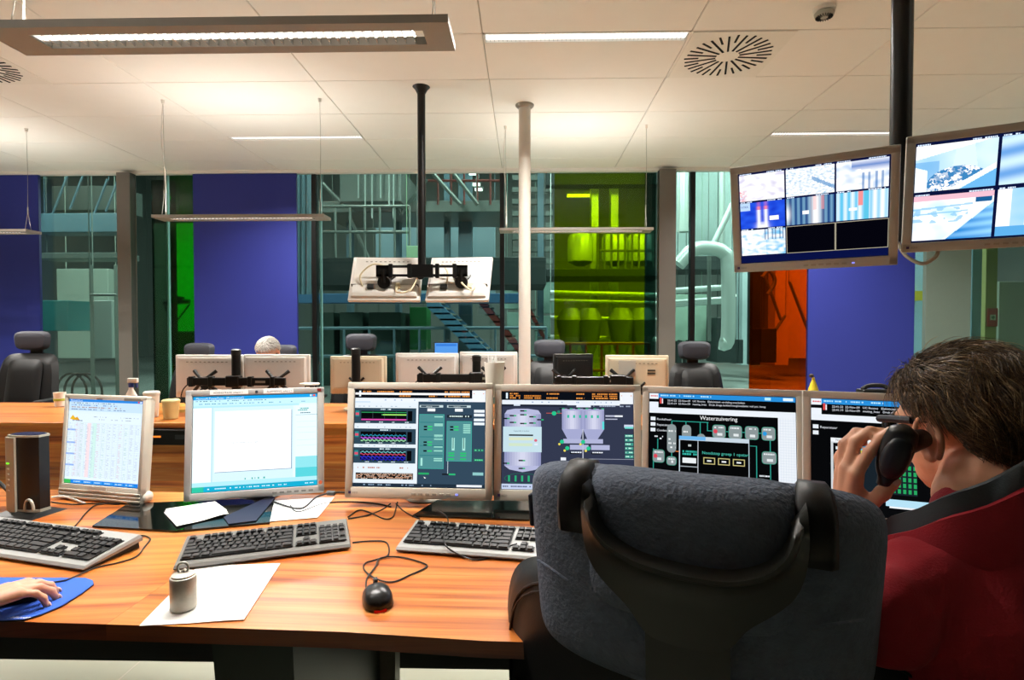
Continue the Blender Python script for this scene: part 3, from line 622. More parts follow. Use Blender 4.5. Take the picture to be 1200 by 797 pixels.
# rear-view monitors on the far desks
def back_monitor(label, px0, py0, px1, py1, Y, kind='white', tilt=0, yaw=0, vesa=True, sticker=False, foot=False, img=True, h=None, zoff=0):
    a, c = aty(px0, py0, Y), aty(px1, py1, Y); w = c.x - a.x; hh = h or (a.z - c.z); cen = V(((a.x + c.x) / 2, Y, a.z - hh / 2))
    base = .74 if not zoff else cen.z - hh / 2
    t = thing('far_monitor', label, 'monitor', (cen.x, Y, base), yaw)
    X = Mx.Translation((0, 0, cen.z - base)) @ Mx.Rotation(-tilt, 4, 'X')
    mb_, mf = (M_back, M_back) if kind == 'white' else (M_black, M_black)
    if kind == 'beige': mb_ = mf = mat('monitor_back_beige', 'c2b69c', .5)
    b = MB(X); b.box((0, .028, 0), (w, .03, hh), None, .006, 2); b.build('frame', mf, t)
    b = MB(X)
    def rr(sx, sz, y, dz=0): return [(-sx, y, -sz + dz), (sx, y, -sz + dz), (sx, y, sz + dz), (-sx, y, sz + dz)]
    b.loft([rr(w * .46, hh * .44, .014, .0), rr(w * .45, hh * .43, -.004, .0), rr(w * .44, hh * .40, -.012, .01), rr(w * .40, hh * .36, -.014, .01)]); b.build('back_shell', mb_, t, smooth=False)
    b = MB(X)
    for k in range(10): b.b2(-w * .3 + k * w * .065, -w * .3 + k * w * .065 + w * .03, -.0155, -.013, hh * .33, hh * .345)
    b.build('vent_slots', mat('vent_grey', '6a655c', .7), t, smooth=False)
    if sticker:
        for k, (u, v, s_, q) in enumerate(((-.08, .12, .11, .05), (.11, .10, .05, .004), (.11, .07, .05, .004))):
            MB(X).b2(u * w * 2 - s_ / 2, u * w * 2 + s_ / 2, -.0165, -.0145, v * hh * 2 - q, v * hh * 2 + q).build('sticker', mat('sticker_%d' % (k > 0), ('b3aca0', '2a2826')[k > 0], .6), t, smooth=False)
    if vesa:
        b = MB(X)
        for sx, sz in ((1, 1), (-1, 1), (1, -1), (-1, -1)): b.cyl((0, -.03, -.06), (sx * .05, -.018, -.06 + sz * .045), .008, n=8)
        b.cyl((0, -.04, -.06), (0, -.015, -.06), .03, n=12); b.build('mount_spider', M_blackm, t)
    if foot:
        b = MB(); b.cyl((0, .02, 0), (0, .02, .012), .1, n=20); b.box((0, .03, (cen.z - base) / 2), (.07, .03, cen.z - base)); b.build('stand', mb_, t)
    if img:
        p = Pic(w * .9, hh * .88, 0, mirror=True); p.e = .8; p.r(0, 0, 1, 1, '3a78d0', 0)
        p.r(.05, .06, .6, .5, 'a8d4f4'); p.r(.64, .06, .95, .5, '1c3c90'); p.r(.05, .56, .35, .94, '203a70'); p.r(.4, .56, .95, .94, '7ab0e8')
        p.build('display', t, X @ Mx.Translation((0, .0435, 0)))
    return t, cen, w
back_monitor('white monitor seen from behind, left of the far pair on a black arm', 204, 416, 283, 466, 3.78)
back_monitor('white monitor seen from behind in front of the grey haired person', 284, 415.5, 362, 466, 3.78)
back_monitor('beige monitor seen from behind on a short black post', 386, 417.5, 452, 462, 3.78, 'beige', foot=True, vesa=True)
back_monitor('white monitor seen from behind left of the cup of straws', 463, 414, 537, 462, 3.78)
back_monitor('white monitor seen from behind, partly hidden by the cup of straws', 538, 412.5, 606, 462, 3.76, yaw=-.06)
back_monitor('black monitor seen from behind just right of the white pole', 649, 415, 697, 462, 3.72, 'black', yaw=.22, foot=True)
back_monitor('beige monitor seen from behind with grey stickers', 710, 416.5, 783, 474, 3.7, 'beige', sticker=True, yaw=-.1, foot=True)
def arm(label, px, ptop, x0, x1, parm, Y=3.66):
    p = aty(px, ptop, Y); t = thing('desk_monitor_stand', label, 'stand', (p.x, Y, .74)); H = p.z - .74
    MB().cyl((0, 0, 0), (0, 0, H), .0285, n=14).build('post', M_blackm, t)
    MB().lathe([(.06, 0), (.06, .02), (.035, .03)]).build('foot', M_blackm, t)
    MB().lathe([(.03, H - .03), (.031, H + .004), (.02, H + .012)]).build('post_cap', M_black, t)
    if x1 > x0:
        a = aty(x0, parm, Y - .04) - V(t.location); c = aty(x1, parm, Y - .04) - V(t.location)
        b = MB(); b.b2(a.x, c.x, -.055, -.03, a.z - .026, a.z + .026, .004); b.box((0, -.03, a.z), (.09, .06, .075), None, .006)
        for u in (.02, .22, .62, .85): b.b2(a.x + (c.x - a.x) * u, a.x + (c.x - a.x) * u + .03, -.062, -.02, a.z - .034, a.z + .034, .004)
        b.build('cross_bar', M_blackm, t, smooth=False)
        MB().b2(a.x + (c.x - a.x) * .70, a.x + (c.x - a.x) * .8, -.0565, -.054, a.z - .008, a.z + .006).build('slot_plate', M_alu, t, smooth=False)
        for u in (.13, .88):
            x = a.x + (c.x - a.x) * u; b = MB()
            for sx, sz in ((1, 1), (-1, 1), (1, -1), (-1, -1)): b.cyl((x, -.02, a.z), (x + sx * .075, .02, a.z + sz * .065), .009, .012, n=8)
            b.cyl((x, -.05, a.z), (x, .03, a.z), .03, n=14); b.build('mount_spider', M_blackm, t)
        MB().tube([(a.x, -.04, a.z - .02), (a.x - .04, -.03, a.z - .06), (a.x - .05, -.03, a.z - .12), (a.x - .02, 0, a.z - .16)], .004, 6, 5).build('cable', M_cable, t)
arm('black double monitor arm in front of the leftmost far monitor pair', 276.5, 411, 220, 335, 447)
arm('short black monitor post in front of the beige far monitor', 417, 410, 0, 0, 0)
arm('black double monitor arm behind the cup of straws', 558.5, 418, 489, 590, 443)
arm('black monitor arm in front of the black and beige far monitors', 722, 452, 650, 742, 446)

# ---- far chairs (facing the camera)
def far_chair(label, px, ptop, Y=5.15, yaw=0, hw=.29, tip=0):
    p = aty(px, ptop, Y); t = thing('office_chair', label, 'chair', (p.x, p.y, 0), yaw); H = p.z
    fb = lambda x, y, z: (x, y + .25 * x * x * -1 + (z - H) * -.12 * 0 + (H - z) * -.10, z)
    MB().cushion(hw, .165, .11, 4, 8, 4, lambda x, y, z: (x * (1 + .1 * (z - H) / .17), y - .5 * x * x + .02, z), (0, 0, H - .0825)).build('headrest', mat('headrest_fabric', '2b2b33', .7, bump=.2, bs=300), t)
    MB().b2(-.05, .05, .05, .07, H - .26, H - .12, .004).build('headrest_bracket', M_black, t)
    def bk(x, y, z):
        k = min(1, max(0, (H - .17 - z) / .62)); w = 1 + .28 * k
        return (x * w, y + .9 * x * x * -.5 + .02 - .12 * k, z)
    MB().cushion(.43, .62, .12, 6, 12, 6, bk, (0, 0, H - .50)).build('backrest', M_leather, t)
    MB().cushion(.27, .44, .07, 7, 8, 4, lambda x, y, z: (x, y - .055 - .12 * min(1, max(0, (H - .17 - z) / .62)), z), (0, 0, H - .46)).build('back_pad', M_leather, t)
    for k in range(3): MB().b2(-.12, .12, -.116 - .008 * k, -.107 - .008 * k, H - .44 - .06 * k, H - .434 - .06 * k).build('pad_seam', mat('seam_grey', '2e2c2a', .5), t, smooth=False)
    MB().box((0, -.3, .49), (.52, .50, .11), None, .045, 3).build('seat', M_leather, t)
    for s in (-1, 1):
        MB().box((s * .31, -.28, .70), (.08, .30, .035), None, .015, 2).build('armrest', M_black, t)
        MB().cyl((s * .31, -.22, .45), (s * .31, -.24, .69), .02, n=8).build('arm_support', M_black, t)
    MB().cyl((0, -.25, .1), (0, -.25, .44), .03, n=12).build('gas_column', M_blackm, t)
    for k in range(5):
        a = 2 * PI * k / 5 + .3; q = V((.30 * cos(a), -.25 + .30 * sin(a), .07))
        MB().tube([(0, -.25, .11), q], .02, 6).build('base_arm', M_black, t)
        MB().cyl(q + V((0, -.015, -.045)), q + V((0, .015, -.045)), .025, n=10).build('caster', M_black, t)
far_chair('black leather chair at left before the leftmost blue panel, nearly full height', 37, 388, 4.75, .15, .30)
far_chair('dark headrest of a chair left of the grey haired person', 233, 402, 5.2, .1)
far_chair('dark chair directly behind the grey haired person', 333, 404, 5.25, 0, .24)
far_chair('black chair with tall headrest behind the beige far monitor', 423, 391, 5.1, .12)
far_chair('black chair right of the white pole before the lime glass', 644, 398, 5.05, 0)
far_chair('black leather chair before the ducts bay right of the beige far monitor', 814, 400, 5.0, 0, .30)

# ---- small things on the far desk
def cup(name, label, px, pbase, ptop, Y, rpx, m, band=None, lid=False, cat='cup'):
    p = aty(px, pbase, Y); t = thing(name, label, cat, (p.x, Y, .742)); k = Y / FP; h = (pbase - ptop) * k; r = rpx * k
    MB().lathe([(r * .75, 0), (r * .8, .002), (r, h), (r * .93, h), (r * .72, .006)], n=20).build('cup_body', m, t)
    if band: MB().lathe([(r * .9, h * .4), (r * .95, h * .42), (r * .97, h * .55), (r * .93, h * .57)], n=20).build('band', band, t)
    if lid: MB().lathe([(r * 1.05, h - .004), (r * 1.05, h + .008), (r * .9, h + .014), (r * .2, h + .014)], n=20).build('lid', m, t)
    return t
m_cup = mat('cup_white', 'ddd6cb', .5); m_y = mat('cup_yellow', 'd3c083', .5)
cup('paper_cup', 'white paper cup with a lime band on the far desk at left', 70, 477, 460, 3.9, 6.3, m_cup, mat('lime_band', '9aa83a', .5))
cup('storage_jar', 'yellowish patterned jar with lid on the far desk between the two left monitors', 200.5, 491, 471, 3.4, 9.5, m_y, None, True, 'jar')
cup('paper_cup', 'plain white lidded cup peeking above the left spreadsheet monitor', 178, 490, 462, 3.45, 8.5, m_cup, None, True)
t = thing('spray_bottle', 'white and blue spray bottle above the left spreadsheet monitor', 'spray bottle', (aty(154, 480, 3.6).x, 3.6, .742)); 
H_ = aty(154, 443, 3.6).z - .742
MB().lathe([(.03, 0), (.033, .01), (.033, H_ * .5), (.014, H_ * .68), (.013, H_ * .8)]).build('bottle_body', m_cup, t)
MB().b2(-.02, .045, -.012, .012, H_ * .86, H_, .006, 2).build('spray_head', m_cup, t); MB().lathe([(.016, H_ * .74), (.016, H_ * .86)]).build('collar', mat('blue_cap', '2a3f80', .4), t)
MB().b2(.03, .042, -.006, .006, H_ * .72, H_ * .88, .002).build('trigger', mat('blue_cap', '2a3f80', .4), t)
for i, (px, py, c, rz) in enumerate(((50, 484, 'd8c860', .3), (38, 485, 'e6e0d4', -.2), (60, 481, 'e3d9a8', .1))):
    p = atz(px, py, .745); solo(MB(Mx.Rotation(rz, 4, 'Z')).b2(-.12, .12, -.1, .1, 0, .001), 'paper_sheet', mat('sheet_' + c, c, .8), ('yellow paper sheet on the far desk beside the banded cup', 'cream paper sheet on the far desk at left', 'pale yellow paper sheet on the far desk under the banded cup')[i], 'paper', loc=(p.x, p.y, .7415 + .0015 * i), smooth=False)
t = cup('straw_cup', 'white plastic cup filled with white stirrers behind the middle monitors', 579.5, 464, 424, 1.84, 12, m_cup)
t.location = V((aty(579.5, 450, 1.84).x, 1.84, 1.075))
for k in range(14):
    a = random.random() * 6.3; r_ = random.uniform(.01, .04)
    MB().box((r_ * .55 * cos(a), r_ * .55 * sin(a), .082 + random.uniform(-.01, .010)), (.0045, .002, .085), (random.uniform(-.15, .15), random.uniform(-.15, .15), a)).build('stirrer', M_paper, t, smooth=False)
solo(MB().b2(-.05, .05, -.03, .03, 0, .012).b2(-.012, .012, -.012, .012, .012, .325).b2(-.045, .045, -.035, .035, .325, .333), 'cup_riser', M_black, 'slim black riser behind the middle monitors carrying the cup of stirrers', 'stand', loc=(aty(579.5, 450, 1.84).x, 1.84, .741), smooth=False)
solo(MB().lathe([(.038, 0), (.04, .02), (.038, .20), (.03, .2)]), 'paper_roll', m_cup, 'white cylindrical canister at the foot of the white pole', 'canister', loc=(aty(631, 440, 3.5).x, 3.5, .742))
t = thing('disc_holder', 'small black holder with white disc top right of the far monitor pair', 'holder', (aty(363, 470, 3.5).x, 3.5, .742))
MB().lathe([(.05, 0), (.05, .01), (.03, .015), (.03, .20)]).build('holder_body', M_black, t); MB().lathe([(.06, .20), (.06, .208), (.03, .21)]).build('disc_top', m_cup, t); MB().b2(-.012, .012, -.034, -.03, .02, .19).build('white_stripe', m_cup, t, smooth=False)
t = thing('yellow_figure', 'small yellow pear-shaped figure on the far desk before the dark blue panel', 'ornament', (aty(953, 462, 3.3).x, 3.3, .742))
b = MB(); Hh = aty(953, 438, 3.3).z - .742
b.lathe([(.02, 0), (.034, .02), (.034, Hh * .55), (.026, Hh * .7), (.01, Hh * .86), (.006, Hh * .93)]); b.build('figure_body', mat('banana_yellow', 'e2c528', .5), t)
MB().ell((-.012, 0, Hh * .96), (.014, .011, .011)).build('figure_tip', mat('tip_dark', '4a3a30', .5), t)
t = thing('desk_phone', 'black device standing on the far desk behind the rightmost monitor', 'telephone', (aty(1025, 462, 3.2).x, 3.2, .742))
hz = aty(1025, 452, 3.2).z - .742
MB().b2(-.08, .08, -.03, .05, 0, hz - .02, .01, 2).build('body', M_black, t); MB().tube([(-.07, 0, hz - .02), (-.03, 0, hz), (.04, 0, hz), (.075, 0, hz - .015)], .012, 8, 4).build('handset', M_black, t)
# added glowing panel for the blue screen reflection in the glass
t = thing('screen_reflection', 'small blue-lit screen just above the far monitors left of the black mullion', 'screen', (aty(524, 470, 5.9).x, 5.85, .74 * 0))
z0, z1 = aty(524, 414, 5.85).z, aty(524, 402, 5.85).z
MB().b2(-.13, .13, 0, .015, z0 - .02, z1 + .01, .003).build('case', M_black, t, smooth=False); MB().b2(-.03, .03, .004, .012, 0, z0).build('stand', M_black, t, smooth=False); MB().b2(-.14, .14, -.08, .1, 0, .012).build('foot', M_black, t, smooth=False)
p = Pic(.24, z1 - z0, 0); p.r(0, 0, 1, 1, '5aa0f0', 0); p.r(.05, .1, .95, .3, '3a80e0'); p.build('display', t, Mx.Translation((0, -.002, (z0 + z1) / 2)))

# ================================================================ POLES AND HANGING MONITORS
t = thing('white_pole', 'white round pole from ceiling to desk in the middle of the room', 'pole', (aty(614.8, 300, 4.33).x, 4.33, 0))
MB().cyl((0, 0, 0), (0, 0, ZC - .002), .046, n=28).build('shaft', mat('pole_white', 'c9c3b8', .4), t)
MB().lathe([(.05, ZC - .03), (.07, ZC - .012), (.072, ZC - .003)]).build('ceiling_rosette', M_alu, t)
t = thing('hanging_pole', 'black ceiling pole carrying two monitors seen from behind', 'pole', (aty(494, 200, 3.99).x, 3.99, aty(494, 322, 3.99).z))
z0 = t.location.z
MB().cyl((0, 0, -.01), (0, 0, ZC - z0 - .002), .028, n=20).build('shaft', M_blackm, t)
MB().lathe([(.03, ZC - z0 - .05), (.045, ZC - z0 - .02), (.062, ZC - z0 - .003)]).build('ceiling_rosette', M_blackm, t)
a = aty(441, 316, 3.93) - V(t.location); c = aty(548, 317, 3.93) - V(t.location)
b = MB(); b.b2(a.x, c.x, -.07, -.055, a.z - .05, a.z - .033); b.b2(a.x, c.x, -.07, -.055, a.z + .012, a.z + .03); b.b2(a.x, a.x + .10, -.07, -.055, a.z - .05, a.z + .03); b.b2(c.x - .10, c.x, -.07, -.055, a.z - .05, a.z + .03); b.b2(-.09, .09, -.075, -.03, a.z - .055, a.z + .035)
for u in (.16, .37, .67, .86): b.b2(a.x + (c.x - a.x) * u - .014, a.x + (c.x - a.x) * u + .014, -.078, -.05, a.z - .06, a.z + .04, .004)
b.build('cross_bar', M_blackm, t, smooth=False)
MB().cyl((0, 0, .0), (0, -.06, -.01), .03, n=12).build('bracket', M_blackm, t)
for u in (.08, .93):
    x = a.x + (c.x - a.x) * u; b = MB()
    for k in range(4): q = PI / 4 + PI / 2 * k; b.cyl((x, -.03, a.z - .09), (x + .085 * cos(q), .02, a.z - .09 + .075 * sin(q)), .010, .013, n=8)
    b.cyl((x, -.06, a.z - .09), (x, .03, a.z - .08), .045, n=14); b.cyl((x, -.06, a.z), (x, -.05, a.z - .09), .02, n=8); b.build('mount_spider', M_blackm, t)
hang = []
for (x0, x1, yw, lab_) in ((411, 493.5, .06, 'white monitor seen from behind hanging on the left of the black ceiling pole'), (500.5, 575, -.10, 'white monitor seen from behind hanging on the right of the black ceiling pole')):
    t, cen, w = back_monitor(lab_, x0, 299, x1, 351, 4.02, 'white', tilt=R(30), yaw=yw, vesa=False, h=.375, zoff=1)
    cz = cen.z - t.location.z; cz0 = aty((x0 + x1) / 2, 325, 4.02).z - t.location.z
    for ch in t.children: ch.location.z = cz0 - cz
    X = Mx.Translation((0, 0, cz0)) @ Mx.Rotation(-R(30), 4, 'X')
    MB(X).b2(-w * .47, w * .47, -.014, .02, -.07 - .003, -.07 + .004).build('shell_ledge', mat('vent_grey', '6a655c', .7), t, smooth=False)
    m_ = mat('cord_cream', 'cfc3a0', .5)
    MB(X).tube([(-.15, -.01, -.09), (-.17, -.05, -.02), (-.08, -.10, .04), (.02, -.09, .03)] if yw > 0 else [(-.08, -.01, -.09), (-.07, -.06, .0), (-.11, -.09, .05)], .006, 8, 6).build('cable', m_, t)
    MB(X).tube([(.09, -.02, -.10), (.10, -.05, -.16), (.19, -.07, -.16), (.235, -.08, -.05), (.24, -.08, .05)] if yw > 0 else [(.13, -.02, -.1), (.10, -.05, -.14), (.02, -.06, -.06), (-.03, -.1, .05)], .006, 8, 6).build('cable', m_, t)
    MB(X).b2(.075, .11, -.03, -.005, -.11, -.065, .004).build('plug', m_, t, smooth=False)
    MB(X).b2(-.12, -.07, -.035, -.005, -.115, -.075, .006).build('plug', M_black, t, smooth=False)

# ================================================================ NEAR DESK
DZ = .74
t = thing('curved_desk', 'large orange striped wood operator desk in the foreground', 'desk', (0, 1.0, 0)); desk = t
def dpiece(poly, rot, name='desktop'):
    M_ = Mx.Rotation(-rot, 4, 'Z'); b = MB(M_); pts = [(x, y - 1.0) for x, y in poly]
    b.prism(pts, DZ - .031, DZ); o = b.build(name, [M_wood, M_wood2], desk, smooth=False)
    for p in o.data.polygons:
        if abs(p.normal.z) < .5: p.material_index = 1
    bm_ = bmesh.new(); bm_.from_mesh(o.data); bm_.normal_update()
    bm_.to_mesh(o.data); bm_.free()
    o.rotation_euler.z = rot
dpiece([(-3.0, 1.10), (-.7905, 1.032), (-.773, 1.86), (-3.0, 1.95)], R(7))
dpiece([(-.790, 1.032), (-.337, 1.016), (-.074, .992), (.42, .975), (.46, 1.86), (-.7725, 1.86)], R(-2))
dpiece([(.4205, .975), (1.9, 1.08), (2.2, 1.84), (.4605, 1.86)], R(4))
for x0, x1, y_ in ((-2.9, -.78, 1.82), (-.77, .44, 1.80), (.47, 2.0, 1.80)):
    MB().b2(x0, x1, y_ - 1, y_ - .98, .19, DZ - .032).build('modesty_panel', M_black, desk, smooth=False)
M_leg = mat('desk_leg_green', '2b342d', .4, .2)
a = aty(253, 750, 1.12).x; c = aty(347, 750, 1.12).x
b = MB(); b.loft([[(a, .10, DZ - .033), (c - .0, .10, DZ - .033), (c + .04, .62, DZ - .033), (a + .03, .62, DZ - .033)], [(a + .035, .13, .01), (c + .01, .13, .01), (c + .05, .60, .01), (a + .06, .60, .01)]]); b.build('leg', M_leg, desk, smooth=False)
MB().b2(c + .045, c + .09, .60, .66, .01, .70).build('leg', mat('desk_leg_grey', '8c8a7e', .45, .2), desk, smooth=False)
for x in (-2.4, 1.5): MB().b2(x, x + .12, .15, .6, .01, DZ - .033).build('leg', M_leg, desk, smooth=False)
MB().b2(-2.9, 1.9, .62, .72, .6, DZ - .035).build('cable_tray', M_black, desk, smooth=False)

# ---------------------------------------------------------------- screen pictures
def pic_sheet(p):
    p.e = 1.12; p.r(0, 0, 1, 1, 'e2f2fc', 0); p.r(0, 0, 1, .03, '2a86e0'); p.r(0, .03, 1, .14, 'c8e2f6'); p.r(0, .14, 1, .17, 'dff0fb')
    p.t(.02, .026, 'Microsoft Excel', .028, 'e8f6ff'); p.r(.93, .006, .95, .024, 'e04030', 2); p.r(.96, .006, .98, .024, 'e8f4ff', 2)
    for k, v in enumerate((.04, .065, .09, .115)): p.dashes(.02, .62 + .05 * k, v, .010, ('6a7e98', '3a78c8', 'a05840', '4a68a0')[k], dens=.55, seed=k)
    p.poly([(.02, .24), (.06, .19), (.1, .23), (.08, .25)], 'e8b828'); p.poly([(.06, .25), (.12, .21), (.16, .25)], 'e0a020'); p.dashes(.05, .2, .25, .012, '6a7aa0', dens=.9)
    p.dashes(.35, .95, .20, .008, '8a97a8', dens=.35); p.dashes(.30, .9, .23, .008, '9aa4b4', dens=.3)
    p.r(.27, .28, .32, .92, 'f8dfe4'); p.r(.34, .28, .40, .92, 'd0f2ea'); p.r(.12, .28, .22, .92, 'e0ebf6')
    for i in range(34):
        v = .28 + i * .019; p.r(0, v, 1, v + .0016, 'b4c6d8', 2)
        for j in range(13): 
            if random.random() < .75: p.dashes(.03 + j * .075, .03 + j * .075 + .035, v + .006, .007, ('b8c6dc', 'd4b8c2', 'b0d2ca', 'b8c2d2')[j % 4], 3, .7, i * 13 + j)
    for j in range(13): p.r(.02 + j * .075, .28, .0225 + j * .075, .92, 'c2d2e0', 2)
    for i in (4, 12, 19, 26): p.r(0, .28 + i * .019, .12, .30 + i * .019, '8fb0ee', 2)
    p.r(0, .955, 1, 1, '1f7fe0'); p.r(0, .955, .09, 1, '3fb85a', 2)
    for k in range(6): p.r(.12 + k * .14, .962, .24 + k * .14, .993, '3a98f0', 2); p.dashes(.135 + k * .14, .22 + k * .14, .972, .010, 'd8ecff', 3, .8, k)
def pic_slides(p):
    p.e = 1.15; p.r(0, 0, 1, 1, 'e2f6fb', 0); p.r(0, 0, 1, .035, '1c9fe4'); p.t(.02, .03, 'Microsoft PowerPoint - [Presentatie1]', .03, 'eafcff')
    p.r(.94, .006, .955, .026, 'd8f4ff', 2); p.r(.965, .006, .985, .026, 'f06040', 2)
    p.r(0, .035, 1, .10, 'c6eefa'); p.r(0, .10, .85, .12, 'b4e6f6')
    for k, v in enumerate((.045, .075)): p.dashes(.02, .6 + .3 * k, v, .008, ('5a90a8', '4a9ab8')[k], dens=.45, seed=k + 5)
    p.r(0, .12, .145, .90, 'f2fdff'); p.r(.145, .12, .155, .9, 'b9dfe8', 2); p.r(.155, .12, .80, .9, 'd3eef4')
    p.r(.17, .16, .785, .80, 'ffffff', 2); p.r(.785, .165, .79, .805, '3a78a8', 3); p.r(.175, .80, .79, .805, '3a78a8', 3)
    p.t(.30, .505, 'Klik om notities toe te voegen', .022, 'a8b8c0', 4)
    p.r(.82, .12, 1, .90, 'e6fafd', 2); p.r(.82, .68, 1, .90, '8fe0e8', 3); p.r(.82, .80, 1, .90, '58cfd8', 4)
    p.dashes(.84, .93, .15, .012, '28a0a0', 3, .8); p.dashes(.84, .93, .17, .010, '28a0a0', 3, .8, 3); p.dashes(.86, .95, .20, .01, '406880', 3, .7, 4); p.r(.82, .225, 1, .228, '406880', 3)
    for v in (.3, .36, .42, .5, .56): p.r(.83, v, .99, v + .002, 'b0d8e0', 3)
    p.dashes(.40, .62, .875, .018, '30b0a8', 4, .5, 8); p.r(0, .90, 1, .945, 'b0e8f2', 2)
    p.r(0, .945, 1, 1, '18a8cc', 2); p.r(0, .945, .09, 1, '30c0a0', 3); p.dashes(.12, .75, .965, .012, 'd0f4ff', 4, .55, 9); p.dashes(.9, .97, .965, .012, 'd0f4ff', 4, .7, 10)
def topbar(p, log=True):
    p.r(0, 0, .90, .085, '0c1018'); p.r(.90, 0, 1, .12, 'f4f8ff'); p.dashes(.91, .99, .03, .008, 'f0a050', 3, .7, 2)
    for k, (a, c) in enumerate(((.06, .14), (.17, .30), (.33, .44), (.57, .63), (.69, .88))):
        for v in (.012, .034, .056): 
            if random.random() < .85: p.dashes(a, c, v, .014, 'f09a48' if v != .034 else 'e08a38', 3, .85, k * 7 + int(v * 999))
    p.r(.03, .01, .045, .07, 'e8f4ff', 3); p.r(0, .085, .90, .135, 'eef5ff'); p.dashes(.2, .85, .10, .012, 'a8bcd8', 3, .25, 12)
def pic_trend(p):
    p.e = 1.05; p.r(0, 0, 1, 1, '32485a', 0); topbar(p); p.r(0, .03, .88, .052, 'ffffff', 4)
    p.r(0, .12, .49, 1, 'e8f2fa', 1); p.r(0, .12, .12, .135, 'd0e4f4', 2)
    for k, (v, bars) in enumerate(((.19, ('30a060', '64c878', '0b0f12', 'e050b0')), (.405, ('0b0f12', '2aa0c0', 'b050d0', '90d0a0')), (.60, ('7ad0d8', 'e05070', '3030c0', '2020a0')))):
        p.r(0, v, .475, v + .16, '304858', 2); p.r(.05, v + .03, .40, v + .135, '08090c', 3); p.r(.41, v + .03, .445, v + .135, '08090c', 3)
        p.r(.005, v + .03, .035, v + .09, '2a8a90', 3); p.r(.007, v + .05, .033, v + .075, 'e0506a', 4); p.dashes(.2, .28, v + .008, .012, 'd8ecf4', 4, .8, k)
        for q, c in enumerate(bars): 
            n = 40; h = .018
            for i in range(n):
                u = .052 + i * .0087; w = .006 * sin(i * 1.7 + q * 2 + k) * (k > 0); vv = v + .042 + q * .024 + w
                if not (k == 0 and q == 1 and i < 18): p.r(u, vv, u + .009, vv + h * (.45 if q < 2 else .8), c, 4)
        if k == 0: p.r(.22, v + .064, .40, v + .076, 'a8f070', 5)
        for q in range(4): p.dashes(.09 + q * .1, .12 + q * .1, v + .142, .010, 'd0e0e8', 4, .9, q + k)
        for q in range(1, 4): p.r(.05 + q * .09, v + .03, .0515 + q * .09, v + .135, '5a6a72', 5)
        p.dashes(.02, .46, v - .022, .010, 'b8c8d8', 3, .25, k + 3)
    p.dashes(.02, .42, .80, .014, 'c07868', 3, .4, 31)
    p.r(.02, .86, .46, .925, '1a1412', 3)
    for i in range(5): p.dashes(.025, .455, .865 + i * .012, .008, 'e0a888' if i % 2 else 'd8c0b0', 4, .75, i + 40)
    # right side process boxes
    p.r(.49, .12, 1, .965, '33495c', 2)
    def box(u0, v0, u1, v1): p.r(u0, v0, u1, v1, '4f8f92', 3); p.fr(u0, v0, u1, v1, '3fb8a8', .003, 4)
    for u in (.5, .71): p.r(u, .155, u + .18, .18, 'c8dce0', 3); p.r(u + .01, .159, u + .15, .176, '2a4050', 4); p.t(u + .05, .177, ('Actueel', 'Gewenst')[u > .6], .020, 'e8f4f4', 5); p.r(u + .06, .19, u + .12, .22, 'f4fbff', 3)
    box(.5, .25, .69, .81); box(.71, .32, .90, .73); p.r(.71, .255, .90, .285, '1c2a34', 3); p.dashes(.73, .88, .262, .014, 'd8ece8', 4, .85, 60)
    for v in (.27, .345, .36, .46, .475, .50, .58, .62, .70, .72): p.r(.615, v, .68, v + .012, '9fe0d0', 5)
    for v in (.37, .40, .53, .56, .62): p.r(.535, v, .56, v + .016, '0c0f14', 5); p.r(.565, v, .60, v + .016, '38c878', 5)
    for v in (.33, .48, .57, .67): p.r(.505, v, .685, v + .008, '2f7a80', 5)
    for v in (.37, .40): p.r(.735, v, .76, v + .016, '0c0f14', 5); p.r(.765, v, .80, v + .016, '38c878', 5)
    for v in (.35, .37, .39, .41, .43): p.r(.835, v, .89, v + .012, '9fe0d0', 5)
    for u in (.75, .83): p.r(u, .49, u + .022, .62, 'a8e8dc', 5); p.r(u + .008, .49, u + .013, .60, '1a2a30', 6)
    for u in (.725, .815):
        for v in (.64, .665, .70): p.r(u, v, u + .045, v + .016, '2cc070', 5)
    for v in (.20, .24, .29, .33): p.r(.915, v, .995, v + .028, 'eef6ff', 3)
    for v in (.60, .70): p.r(.915, v, .99, v + .03, '2f6a60', 3); p.dashes(.925, .985, v + .008, .012, '60e8a0', 4, .8, 90)
    p.r(.515, .70, .53, .78, 'a8e8dc', 5); p.r(.5, .85, .58, .87, '2ca868', 3); p.r(.72, .73, .724, .86, 'd0e0e8', 3); p.r(.68, .855, .78, .872, '1c2028', 3); p.r(.73, .855, .78, .872, '30b878', 4); p.r(.91, .84, .99, .87, '8fc8c8', 3)
    p.poly([(.54, .89), (.56, .905), (.548, .91)], 'ffffff', 5)
    p.r(0, .965, 1, 1, '20303e', 3); p.dashes(.02, .6, .975, .012, '90a8c0', 4, .6, 71); p.r(.79, .968, .98, .99, 'f0f6ff', 4)
